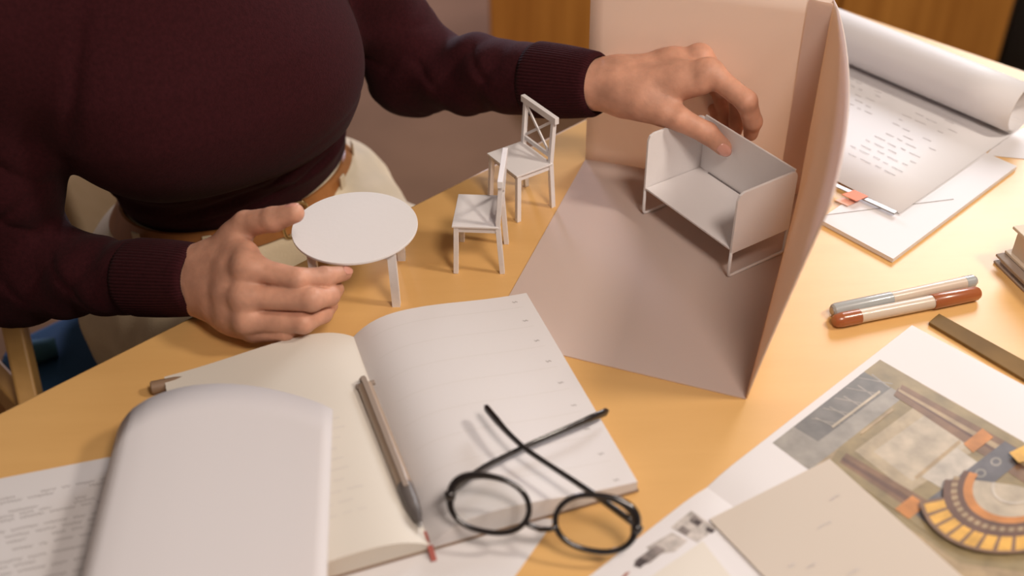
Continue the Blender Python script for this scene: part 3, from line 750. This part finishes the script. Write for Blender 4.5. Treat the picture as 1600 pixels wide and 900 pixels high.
    p2([(1088, 812), (1096, 816), (1092, 821), (1084, 817)], 2, 4)
    p2([(1050, 832), (1075, 845), (1055, 862), (1020, 868), (1010, 855)], 0, 0); p2([(1025, 852), (1040, 860), (1015, 880), (990, 886), (992, 876)], 1, 1)
    p2([(1000, 872), (1014, 876), (1000, 888), (990, 884)], 2, 2); p2([(978, 895), (985, 893), (975, 905), (968, 905)], 3, 2)
    pic2 = m2.build('small_photographs', ms2); pic2.parent = pg[1]; pic2.matrix_parent_inverse = Matrix.Identity(4)
    return z
ZP = printed()
def tracing():
    z = ZP + .0010
    c1, c2, c3 = P(1296, 718, z), P(1108, 812, z), P(1530, 925, z)
    n_ = 3; c4 = c2 + (c3 - c1)
    k = MB().prism([Vector((p.x, p.y, z)) for p in (c1, c2, c4, c3)], .0006); uu = (c1 - c2); uu.z = 0; uu.normalize(); vv = Vector((uu.y, -uu.x, 0))
    squiggles(k, Vector((c2.x, c2.y, z + .0007)), uu, vv, [(.06, .012, .045), (.02, .006, .06), (.03, .008, .067), (.085, .01, .03), (.05, .01, .085)], .0026, .0005, mi=1)
    o = k.build('tracing_sheet', ['tracing', 'inkl']); rebase(o, (*((c1 + c4) / 2).xy, z)); tag(o, 'beige tracing sheet with faint pencil marks lying over the picture page', 'paper')
    z2 = z + .0012
    a, b = P(1098, 846, z2), P(975, 930, z2); e_ = P(1160, 925, z2)
    o = MB().prism([Vector((p.x, p.y, z2)) for p in (a, b, b + (e_ - a), e_)], .0005).build('tracing_sheet', 'cream'); rebase(o, (a.x, a.y, z2)); tag(o, 'cream sheet corner at the bottom edge beside the small grey photographs', 'paper')
tracing()

# ================================================================== IMPLICIT SURFACES (figure)
def smin(a, b, k):
    if k <= 0: return np.minimum(a, b)
    h = np.maximum(k - np.abs(a - b), 0) / k
    return np.minimum(a, b) - h * h * k * .25
class Field:
    def __init__(s, lo, hi, h):
        s.h = h; s.lo = np.array(lo, np.float32); s.n = [int(math.ceil((hi[i] - lo[i]) / h)) + 1 for i in range(3)]
        s.F = np.full(s.n, .05, np.float32); s.ax = [(lo[i] + h * np.arange(s.n[i])).astype(np.float32) for i in range(3)]
    def sub(s, lo, hi):
        i0 = [max(0, int((lo[i] - s.lo[i]) / s.h)) for i in range(3)]; i1 = [min(s.n[i], int((hi[i] - s.lo[i]) / s.h) + 2) for i in range(3)]
        sl = tuple(slice(a, max(a, b)) for a, b in zip(i0, i1))
        X, Y, Z = np.meshgrid(s.ax[0][sl[0]], s.ax[1][sl[1]], s.ax[2][sl[2]], indexing='ij', sparse=True)
        return sl, X, Y, Z
    def cone(s, a, b, ra, rb, k=0, mar=.02, wr=None, F=None, sub=False):
        a = np.array(a); b = np.array(b); r = max(ra, rb) + mar + k
        sl, X, Y, Z = s.sub(np.minimum(a, b) - r, np.maximum(a, b) + r)
        d = b - a; L2 = float(d @ d) + 1e-12
        t = np.clip(((X - a[0]) * d[0] + (Y - a[1]) * d[1] + (Z - a[2]) * d[2]) / L2, 0, 1)
        qx, qy, qz = X - a[0] - t * d[0], Y - a[1] - t * d[1], Z - a[2] - t * d[2]
        q = np.sqrt(qx ** 2 + qy ** 2 + qz ** 2) - (ra + (rb - ra) * t)
        if wr is not None: q = q + wr(t, qx, qy, qz)
        if sub:
            s.F[sl] = -smin(-s.F[sl], q, k)
        else: s.F[sl] = smin(s.F[sl], q.astype(np.float32), k)
    def ell(s, c, rad, ax=None, k=0, mar=.02, sub=False):
        c = np.array(c); R = max(rad) + mar + k; sl, X, Y, Z = s.sub(c - R, c + R); q = [X - c[0], Y - c[1], Z - c[2]]
        if ax is not None: q = [q[0] * a[0] + q[1] * a[1] + q[2] * a[2] for a in ax]
        d = (np.sqrt((q[0] / rad[0]) ** 2 + (q[1] / rad[1]) ** 2 + (q[2] / rad[2]) ** 2) - 1) * min(rad)
        if sub: s.F[sl] = -smin(-s.F[sl], d.astype(np.float32), k)
        else: s.F[sl] = smin(s.F[sl], d.astype(np.float32), k)
    def mesh(s):
        F = s.F; ins = F < 0; n = F.shape; c = tuple(x - 1 for x in n)
        S = np.zeros(c + (3,), np.float32); cnt = np.zeros(c, np.float32)
        def cr(d): return tuple(slice(d[i], n[i] - 1 + d[i]) for i in range(3))
        for axis in range(3):
            o = [i for i in range(3) if i != axis]
            for p in (0, 1):
                for q in (0, 1):
                    d0 = [0, 0, 0]; d0[o[0]] = p; d0[o[1]] = q; d1 = list(d0); d1[axis] = 1
                    f0, f1 = F[cr(d0)], F[cr(d1)]; x = (ins[cr(d0)] != ins[cr(d1)])
                    t = np.where(x, f0 / np.where(x, f0 - f1, 1), 0)
                    for i in range(3): S[..., i] += np.where(x, d0[i] if i != axis else t, 0)
                    cnt += x
        act = cnt > 0; idx = np.full(c, -1, np.int64); idx[act] = np.arange(act.sum())
        ii = np.argwhere(act); V = (ii + S[act] / cnt[act][:, None]) * s.h + s.lo
        faces = []
        for axis in range(3):
            o = [(axis + 1) % 3, (axis + 2) % 3]
            a = [slice(None)] * 3; b = [slice(None)] * 3; a[axis] = slice(0, n[axis] - 1); b[axis] = slice(1, n[axis])
            x = ins[tuple(a)] != ins[tuple(b)]; e = np.argwhere(x)
            ok = np.ones(len(e), bool)
            for oo in o: ok &= (e[:, oo] > 0) & (e[:, oo] < n[oo] - 1)
            e = e[ok]; sgn = ins[tuple(a)][tuple(e.T)]
            def g(u, v): q = e.copy(); q[:, o[0]] -= u; q[:, o[1]] -= v; return idx[tuple(q.T)]
            Q = np.stack([g(1, 1), g(0, 1), g(0, 0), g(1, 0)], 1); Q[~sgn] = Q[~sgn][:, ::-1]; faces.append(Q)
        return V, np.concatenate(faces)
def np_mesh(name, parts, m, parent=None):
    off = 0; Vs = []; Fs = []
    for V, Q in parts: Vs.append(V); Fs.append(Q + off); off += len(V)
    V = np.concatenate(Vs).astype(np.float32); Q = np.concatenate(Fs).astype(np.int32)
    me = bpy.data.meshes.new(name); me.vertices.add(len(V)); me.vertices.foreach_set('co', V.ravel())
    me.loops.add(Q.size); me.loops.foreach_set('vertex_index', Q.ravel()); me.polygons.add(len(Q))
    me.polygons.foreach_set('loop_start', np.arange(0, Q.size, 4, dtype=np.int32)); me.polygons.foreach_set('loop_total', np.full(len(Q), 4, np.int32))
    me.polygons.foreach_set('use_smooth', np.ones(len(Q), bool)); me.update(); me.validate()
    me.materials.append(MT[m]); o = bpy.data.objects.new(name, me); COL.objects.link(o)
    if parent: o.parent = parent
    return o

PERSON = empty('person', W(.03, .30, .0)); tag(PERSON, 'person in burgundy sweater and cream trousers seated behind the desk, holding the miniature bench', 'person')
EB, NB_ = np.array(E), np.array(N)
def Wn(s, t, z): return np.array(W(s, t, z))
# ---------------- hands
def finger(Fd, js, rs, k=.003, web=None, kp=.006):
    for i in range(len(js) - 1): 
        Fd.cone(js[i], js[i + 1], rs[i], rs[i + 1], k=.0035 if i else kp)
ELB_R = D(22, 425, 1.06); WR_R = D(287, 436, .962); ELB_L = D(642, 108, 1.205); WR_L = D(905, 130, 1.082)
SH_R = D(-30, 20, .90); SH_L = W(.165, .18, 1.05)
hand_parts = []
def merge_sdf(main, tmp, k): main.F = smin(main.F, tmp.F, k)
def hand(wrist, elbow, palm, fingers, thumb, lo, hi, extra=(), palmr=.0125):
    h = .0011; Fd = Field(lo, hi, h)
    w_ = Vector(wrist); el = Vector(elbow); q = w_.lerp(el, .55)
    Fd.cone(w_, q, .0255, .031, k=0)
    mcps = [Vector(f[0][0]) for f in fingers]
    for i, m_ in enumerate(mcps):
        st = w_ + (mcps[i] - sum(mcps, Vector()) / len(mcps)) * .45
        Fd.cone(st, m_.lerp(st, .08), palmr * 1.30, palmr * (.86 if i < 3 else .80), k=.012)
    for i in range(len(mcps) - 1): Fd.cone(mcps[i].lerp(w_, .22), mcps[i + 1].lerp(w_, .22), palmr * .92, palmr * .92, k=.010)
    for a, b, ra, rb, k in palm: Fd.cone(a, b, ra, rb, k=k)
    FF = None
    for js, rs in fingers:
        t = Field(lo, hi, h)
        finger(t, js, rs, kp=0)
        if FF is None: FF = t
        else: FF.F = smin(FF.F, t.F, .0012)
    merge_sdf(Fd, FF, .006)
    t = Field(lo, hi, h); finger(t, thumb[0], thumb[1], kp=0); merge_sdf(Fd, t, .008)
    for e_ in extra:
        kind = e_[0]
        if kind == 's': Fd.ell(e_[1], (e_[2],) * 3, k=e_[3])
        if kind == 'c': Fd.cone(*e_[1:5], k=e_[5])
        if kind == '-': Fd.cone(*e_[1:5], k=e_[5], sub=True)
    return Fd.mesh()
def nail(tip, prev, nrm, w_, l, r, push=.0):
    tip, prev = Vector(tip), Vector(prev); d = (tip - prev).normalized(); nrm = Vector(nrm); nrm = (nrm - d * nrm.dot(d)).normalized(); x = d.cross(nrm)
    def fn(u, v):
        a = (u - .5) * 2; b = (v - .5) * 2
        wv = w_ * math.sqrt(max(0.0, 1 - max(0, b - .1) ** 2 * .55)) * (1 - .12 * max(0, -b))
        ang = a * wv / r * .95; lb = l * .5 * b * (1 - .12 * a * a) + (.10 * l * (1 - a * a) if b > 0 else -.10 * l * (1 - a * a))*abs(b)
        return tip + d * (lb + push) + x * (math.sin(ang) * r) + nrm * (math.cos(ang) * r - .0022 * max(0, b) ** 2)
    return MB().grid(fn, 10, 10).build('fingernail', 'nail', smooth=True, solid=.0006)

# person's right hand (left in the photograph), resting on its outer side
Aw = WR_R
Ai = [D(387, 418, .905), D(466, 437, .896), D(507, 433, .908), D(538, 427, .925)]
Am = [D(383, 464, .903), D(487, 468, .892), D(515, 462, .912), D(526, 452, .932)]
Ar = [D(387, 500, .908), D(474, 504, .900), D(504, 490, .918), D(517, 478, .938)]
Ap = [D(399, 520, .916), D(446, 519, .910), D(472, 512, .928), D(488, 500, .945)]
At = [D(338, 398, .945), D(384, 350, .928), D(427, 343, .912), D(460, 333, .905)]
bk = -np.array(Fw)      # towards the camera
lo = (-.40, .64, .735); hi = (-.10, .86, .90)
pa, pb = P(340, 395, .82), 0
meshA = hand(Aw, ELB_R, [(At[0], Ai[0].lerp(At[1], .35), .0115, .008, .012), (At[0].lerp(Aw, .3), Ap[0].lerp(Aw, .35), .016, .014, .012)],
    [(Ai, [.0104, .0096, .0085, .0066]), (Am, [.0102, .0097, .0084, .0066]), (Ar, [.0098, .0091, .0080, .0062]), (Ap, [.0085, .0076, .0066, .0056])],
    (At, [.0140, .0112, .0104, .0084]), lo, hi,
    extra=[('s', Ai[0] + Vector(bk) * .002, .0098, .012), ('s', Am[0] + Vector(bk) * .002, .0096, .012), ('s', Ar[0] + Vector(bk) * .0015, .0090, .012),
           ('c', Ai[0].lerp(Ai[1], .12), At[1].lerp(At[0], .40), .006, .0075, .014)])
hand_parts.append(meshA)
# person's left hand (right in the photograph), pinching the bench
Bw = WR_L
Bi = [D(1108, 112, 1.022), D(1166, 158, 1.010), D(1176, 190, 1.026), D(1173, 209, 1.040)]
Bm = [D(1094, 90, 1.044), D(1153, 150, 1.050), D(1153, 186, 1.056), D(1149, 205, 1.056)]
Br = [D(1078, 92, 1.068), D(1127, 148, 1.080), D(1134, 182, 1.074), D(1136, 200, 1.068)]
Bp = [D(1062, 96, 1.088), D(1104, 140, 1.098), D(1116, 166, 1.088), D(1120, 184, 1.078)]
Bt = [D(1000, 160, 1.045), D(1062, 186, 1.030), D(1105, 208, 1.034), D(1130, 230, 1.038)]
lo = (.0, .80, .80); hi = (.27, 1.04, .945)
meshB = hand(Bw, ELB_L, [(Bt[0].lerp(Bw, .25), Bi[0].lerp(Bt[1], .25), .017, .0105, .014), (Bw, Bt[0], .021, .015, .014), (Bw.lerp(Bi[0], .3), Bt[1].lerp(Bt[0], .4), .020, .012, .014)],
    [(Bi, [.0108, .0100, .0088, .0070]), (Bm, [.0104, .0094, .0082, .0066]), (Br, [.0098, .0088, .0076, .0062]), (Bp, [.0086, .0076, .0066, .0056])],
    (Bt, [.0140, .0112, .0102, .0082]), lo, hi,
    extra=[('s', Bi[0] + Vector(bk) * .002, .0102, .012), ('s', Bm[0] + Vector((0, 0, .002)), .0104, .010)], palmr=.0135)
hand_parts.append(meshB)
nails = [nail(Bt[3], Bt[2], Vector(bk) + Vector((-.35, -.1, -.25)), .0062, .0125, .0087, push=.0010),
         nail(Ai[3], Ai[2], Vector((.2, -.55, .8)), .0045, .0095, .0069, push=.0005),
         nail(At[3], At[2], Vector((-.1, .35, .93)), .0055, .0115, .0085, push=-.0005)]

# ---------------- head, neck and inner body
def core():
    Fd = Field((-.62, .70, .60), (.02, 1.22, 1.50), .005)
    nk = Wn(-.02, .175, 1.06); hd = Wn(-.035, .135, 1.27)
    Fd.cone(Wn(.01, .185, .90), Wn(-.01, .17, 1.0), .06, .07); Fd.cone(Wn(-.09, .17, 1.03), Wn(.08, .17, 1.03), .045, .045, k=.03)
    Fd.cone(nk, Wn(-.03, .15, 1.19), .052, .05, k=.03)
    ax = [EB, NB_, np.array([0, 0, 1.])]
    Fd.ell(hd + np.array([0, 0, .03]), (.072, .092, .085), ax, k=.02); Fd.ell(hd + NB_ * .025 + np.array([0, 0, -.035]), (.055, .065, .072), ax, k=.03)
    Fd.cone(hd + NB_ * .095 + np.array([0, 0, .01]), hd + NB_ * .112 + np.array([0, 0, -.022]), .006, .011, k=.012)
    for s in (-1, 1):
        Fd.ell(hd + EB * .075 * s + np.array([0, 0, -.005]), (.008, .018, .030), ax, k=.006); Fd.ell(hd + NB_ * .092 + EB * .03 * s + np.array([0, 0, .01]), (.014, .009, .009), ax, k=.006, sub=True)
        Fd.ell(hd + NB_ * .080 + EB * .03 * s + np.array([0, 0, .008]), (.012, .010, .008), ax, k=.003)
        Fd.cone(SH_L if s > 0 else SH_R, Vector(Wn(.08 * s, .17, 1.03)), .036, .045, k=.03)
    Fd.ell(hd + NB_ * .088 + np.array([0, 0, -.055]), (.022, .010, .006), ax, k=.004)
    for a, b, c in ((SH_R, ELB_R, Aw), (SH_L, ELB_L, Bw)):
        Fd.cone(a, b, .038, .030, k=.02); Fd.cone(b, Vector(b).lerp(c, .75), .030, .024, k=.02)
    return Fd.mesh()
hand_parts.append(core())
body = np_mesh('body', hand_parts, 'skin'); attach(PERSON, body, *nails)
def hair():
    Fd = Field((-.56, .74, 1.10), (-.14, 1.22, 1.46), .006); hd = Wn(-.035, .135, 1.27); ax = [EB, NB_, np.array([0, 0, 1.])]
    Fd.ell(hd - NB_ * .012 + np.array([0, 0, .040]), (.084, .100, .092), ax); Fd.ell(hd - NB_ * .085 + np.array([0, 0, .0]), (.07, .045, .09), ax, k=.03)
    Fd.ell(hd - NB_ * .13 + np.array([0, 0, .05]), (.04, .04, .04), ax, k=.015)
    Fd.ell(hd + NB_ * .085 + np.array([0, 0, -.03]), (.062, .06, .085), ax, k=.01, sub=True)
    return np_mesh('hair', [Fd.mesh()], 'hair')
attach(PERSON, hair())

# ---------------- sweater
ZS = [.680, .700, .725, .750, .770, .785, .800, .84, .88, .93, 1.0, 1.05, 1.09, 1.115]
CS = [.088, .086, .083, .077, .068, .058, .050, .030, .012, .000, -.010, -.015, -.018, -.02]
CT = [.272, .270, .266, .256, .240, .220, .205, .185, .172, .168, .170, .172, .175, .175]
HW = [.128, .137, .141, .138, .137, .139, .141, .148, .155, .162, .165, .150, .10, .062]
HD = [.098, .106, .113, .113, .113, .114, .115, .116, .119, .118, .100, .085, .07, .058]
def sweater():
    Fd = Field((-.74, .60, .655), (.13, 1.32, 1.135), .0034)
    X, Y, Z = np.meshgrid(*Fd.ax, indexing='ij', sparse=True); Z1 = Fd.ax[2]
    c = lambda a: np.interp(Z1, ZS, a).astype(np.float32)[None, None, :]
    dx, dy = X - EDGE0.x, Y - EDGE0.y
    s = dx * E.x + dy * E.y - c(CS); t = -(dx * N.x + dy * N.y) - c(CT)
    hw, hd = c(HW), c(HD)
    rr = np.sqrt((s / hw) ** 2 + (t / hd) ** 2 + 1e-9)
    d = (rr - 1) * np.minimum(hw, hd)
    # folds: horizontal creases blousing above the belt
    th = np.arctan2(-t, s)
    msk = np.exp(-((Z1 - .745) / .030) ** 2)[None, None, :]
    d = d + .0030 * msk * np.sin((Z1[None, None, :] * 150) + 2.2 * np.sin(th * 1.3 + .6) + 1.5 * np.sin(s * 40)) 
    zb = Z1[None, None, :]
    for z0_, sl_, cv_, dp_, wd_ in ((.790, .13, 1.2, .0050, .0045), (.768, .20, .8, .0055, .0040), (.748, .10, 1.6, .0045, .0038), (.726, .16, .5, .0045, .0036), (.812, .30, .5, .0025, .005)):
        ln = zb - (z0_ + sl_ * s - cv_ * s * s)
        d = d + dp_ * np.exp(-(ln / wd_) ** 2) * (t < .03) * np.clip(.5 + 5 * (s + .06), 0, 1)
    ln = s + .105 - .55 * (zb - .93) - .4 * t; d = d + .006 * np.exp(-(ln / .007) ** 2) * np.exp(-((zb - .93) / .07) ** 2) * (t < 0)
    m2 = np.exp(-((Z1 - .95) / .10) ** 2)[None, None, :]
    d = d + .0022 * m2 * np.sin(s * 28 + Z1[None, None, :] * 22 + 1.0)
    top = Z1[None, None, :] - 1.118; bot = .684 + .13 * s - Z1[None, None, :]
    d = -smin(-d, -(np.maximum(top, bot) + 0 * d), .008)
    Fd.F = d.astype(np.float32)
    ax = [EB, NB_, np.array([0, 0, 1.])]
    for q in (-1, 1): Fd.ell(Wn(.014 + .060 * q, .120, .878), (.072, .056, .068), ax, k=.07)
    def wr(n, amp, ph, w0, w1, tw, ref):
        rx = np.array(ref)
        def f(t, qx, qy, qz):
            an = qx * rx[0] + qy * rx[1] + qz * rx[2]
            win = np.clip((t - w0) / .12, 0, 1) * np.clip((w1 - t) / .12, 0, 1)
            base = amp * win * (np.sin(n * t + ph + tw * an * 60) + .5 * np.sin(1.7 * n * t + 2 + ph - tw * an * 85))
            cr = (1 - np.abs(np.sin(n * .55 * t + ph + tw * an * 34))) ** 4 * (.6 + .4 * np.sin(an * 90 + ph)) + .7 * (1 - np.abs(np.sin(n * .8 * t + 1.3 - tw * an * 55))) ** 5 * (.5 + .5 * np.sin(an * 70 + 2 * ph))
            return base + .0042 * win * cr
        return f
    # viewer-left arm
    cR = ELB_R.lerp(WR_R, .92); tmp = Field((-.74, .60, .655), (.13, 1.32, 1.135), .0034)
    tmp.cone(SH_R, ELB_R, .064, .050, wr=wr(17, .0024, 0, .25, 1.1, .8, (1, 0, 0)))
    tmp.cone(ELB_R, cR, .047, .0305, k=.022, wr=wr(17, .0022, 1.0, -.1, .85, 1.0, (0, .3, 1)))
    tmp.cone(SH_R, Wn(-.09, .18, 1.04), .062, .07, k=.04)
    Fd.F = smin(Fd.F, tmp.F, .022)
    # viewer-right arm
    cL = ELB_L.lerp(WR_L, .86); tmp = Field((-.74, .60, .655), (.13, 1.32, 1.135), .0034)
    tmp.cone(SH_L, ELB_L, .060, .046, wr=wr(16, .0024, 2, .3, 1.1, .8, (1, 0, 0)))
    tmp.cone(ELB_L, cL, .047, .0350, k=.022, wr=wr(15, .0026, .5, -.1, .8, 1.0, (0, .3, 1)))
    tmp.cone(SH_L, Wn(.07, .18, 1.04), .060, .07, k=.04)
    Fd.F = smin(Fd.F, tmp.F, .018)
    return np_mesh('sweater', [Fd.mesh()], 'sweater')
sw = sweater()
def cuff(a, b, ra, rb, fl=1.0):
    a, b = Vector(a), Vector(b); d = (b - a).normalized(); x = d.cross(Vector((0, 0, 1))).normalized(); y = x.cross(d)
    n = 420; ribs = 70; m_ = 14; vs = []; fs = []
    for i in range(m_ + 1):
        t = i / m_; r0 = ra + (rb - ra) * t + .0012 * math.sin(math.pi * t) 
        if i == m_: r0 -= .0022
        if i == 0: r0 -= .002
        for k in range(n):
            an = 2 * math.pi * k / n; rr = r0 + .00050 * math.sin(ribs * an); p = a.lerp(b, t)
            vs.append(p + x * math.cos(an) * rr + y * math.sin(an) * rr * fl)
    for i in range(m_):
        for k in range(n): fs.append((i * n + k, i * n + (k + 1) % n, (i + 1) * n + (k + 1) % n, (i + 1) * n + k))
    return MB().add(vs, fs).build('cuff', 'sweater', smooth=True, solid=.0022)
dA = (WR_R - ELB_R).normalized(); dB = (WR_L - ELB_L).normalized()
cu1 = cuff(ELB_R.lerp(WR_R, .74), WR_R + dA * .022, .0345, .0300, 1.0); cu2 = cuff(ELB_L.lerp(WR_L, .76), WR_L + dB * .023, .0375, .0300, 1.0)
attach(PERSON, sw); attach(sw, cu1, cu2)
sw.matrix_parent_inverse = Matrix.Translation(-PERSON.location)
for c_ in (cu1, cu2): c_.matrix_parent_inverse = Matrix.Identity(4)

# ---------------- trousers, belt
def trousers():
    Fd = Field((-.50, .55, .30), (.24, 1.32, .73), .0045)
    X, Y, Z = np.meshgrid(*Fd.ax, indexing='ij', sparse=True); Z1 = Fd.ax[2]
    zz = [.44, .50, .56, .62, .655, .674, .70]; c = lambda a: np.interp(Z1, zz, a).astype(np.float32)[None, None, :]
    dx, dy = X - EDGE0.x, Y - EDGE0.y
    s = dx * E.x + dy * E.y - c([.07, .075, .084, .090, .089, .085, .084]); t = -(dx * N.x + dy * N.y) - c([.30, .30, .295, .285, .276, .271, .268])
    hw, hd = c([.175, .195, .210, .203, .178, .141, .127]), c([.13, .14, .145, .135, .120, .106, .096])
    d = (np.sqrt((s / hw) ** 2 + (t / hd) ** 2 + 1e-9) - 1) * np.minimum(hw, hd)
    lim = np.maximum(Z1[None, None, :] - .689, .475 - Z1[None, None, :]) + 0 * d
    Fd.F = (-smin(-d, -lim, .012)).astype(np.float32)
    def wr(t, qx, qy, qz): return .0035 * np.clip(1 - t * 2, 0, 1) * np.sin(t * 45 + qx * 60)
    Fd.cone(Wn(.165, .25, .585), Wn(.22, -.13, .555), .092, .070, k=.04, wr=wr)
    Fd.cone(Wn(-.005, .25, .56), Wn(-.06, -.13, .555), .088, .070, k=.04, wr=wr)
    return Fd
tf = trousers()
tr = np_mesh('trousers', [tf.mesh()], 'trousers')
def limb_lower():
    Fd = Field((-.40, .50, .02), (.42, 1.20, .62), .006)
    for s0 in (.21, -.06):
        Fd.cone(Wn(s0, -.13, .552), Wn(s0, -.10, .10), .068, .050)
    return Fd.mesh()
tl = np_mesh('trouser_leg', [limb_lower()], 'trousers')
sh = []
for s0 in (.21, -.06):
    Fd = Field(Wn(s0, -.10, 0) - np.array([.2, .2, .0]) , Wn(s0, -.10, 0) + np.array([.25, .2, .14]), .005)
    Fd.cone(Wn(s0, -.09, .045), Wn(s0, -.25, .035), .042, .032); Fd.cone(Wn(s0, -.09, .045), Wn(s0, -.09, .10), .042, .04, k=.02)
    Fd.F = np.maximum(Fd.F, .003 - Fd.ax[2][None, None, :]); sh.append(np_mesh('shoe', [Fd.mesh()], 'pendark'))
attach(PERSON, tr, tl, *sh)
def ring_pts(z, grow, n=90, a0=0, a1=360):
    zz = [.655, .674, .70, .71]; f = lambda a: float(np.interp(z, zz, a))
    cs, ct, hw, hd = f([.089, .085, .084, .084]), f([.276, .271, .268, .267]), f([.158, .142, .128, .127]) + grow, f([.117, .107, .097, .096]) + grow
    return [W(cs + hw * math.cos(R_(a0 + (a1 - a0) * k / n)), ct - hd * math.sin(R_(a0 + (a1 - a0) * k / n)), z) for k in range(n + (0 if a1 - a0 == 360 else 1))]
def belt():
    z0, z1 = .666, .692; m = MB(); n = 90
    A0, A1, B0, B1 = ring_pts(z0, .006), ring_pts(z1, .005), ring_pts(z0, .0025), ring_pts(z1, .0015)
    vs = A0 + A1 + B0 + B1; fs = []
    for k in range(n):
        j = (k + 1) % n; fs += [(k, j, n + j, n + k), (2 * n + k, 3 * n + k, 3 * n + j, 2 * n + j), (n + k, n + j, 3 * n + j, 3 * n + k), (k, 2 * n + k, 2 * n + j, j)]
    bl = m.add(vs, fs).build('belt', 'leather', smooth=True, angle=40)
    # buckle at the front
    f0 = ring_pts(.679, .0075, 360); i0 = 88
    p = f0[i0]; tx = (f0[i0 + 4] - f0[i0 - 4]).normalized(); up = Vector((0, 0, 1)); pts = []
    for k in range(24):
        t = 2 * math.pi * k / 24; c_, s_ = math.cos(t), math.sin(t); pts.append(p + tx * (.017 * abs(c_) ** .6 * (1 if c_ > 0 else -1)) + up * (.020 * abs(s_) ** .6 * (1 if s_ > 0 else -1)))
    bu = MB().tube(pts, .0024, 10, up=tx.cross(up), closed=True)
    bu.tube([p - tx * .017, p + tx * .018], .002, 8); b2 = bu.build('buckle', 'brass', smooth=True)
    lp = []
    for i in (20, 55, 128, 165):
        a = f0[i]; tx2 = (f0[(i + 3) % 360] - f0[i - 3]).normalized(); nn = tx2.cross(up).normalized()
        if nn.dot(a - W(.09, .27, a.z)) < 0: nn = -nn
        lp.append(MB().bar(a + nn * .001 - up * .022, a + nn * .001 + up * .014, .010, .0022, up=nn).build('belt_loop', 'trousers', bevel=.0006))
    attach(PERSON, bl); attach(tr, *lp); attach(bl, b2)
    for o in lp + [b2]: o.matrix_parent_inverse = Matrix.Identity(4)
belt()
# fix parents nested below an object that already carries a parent inverse
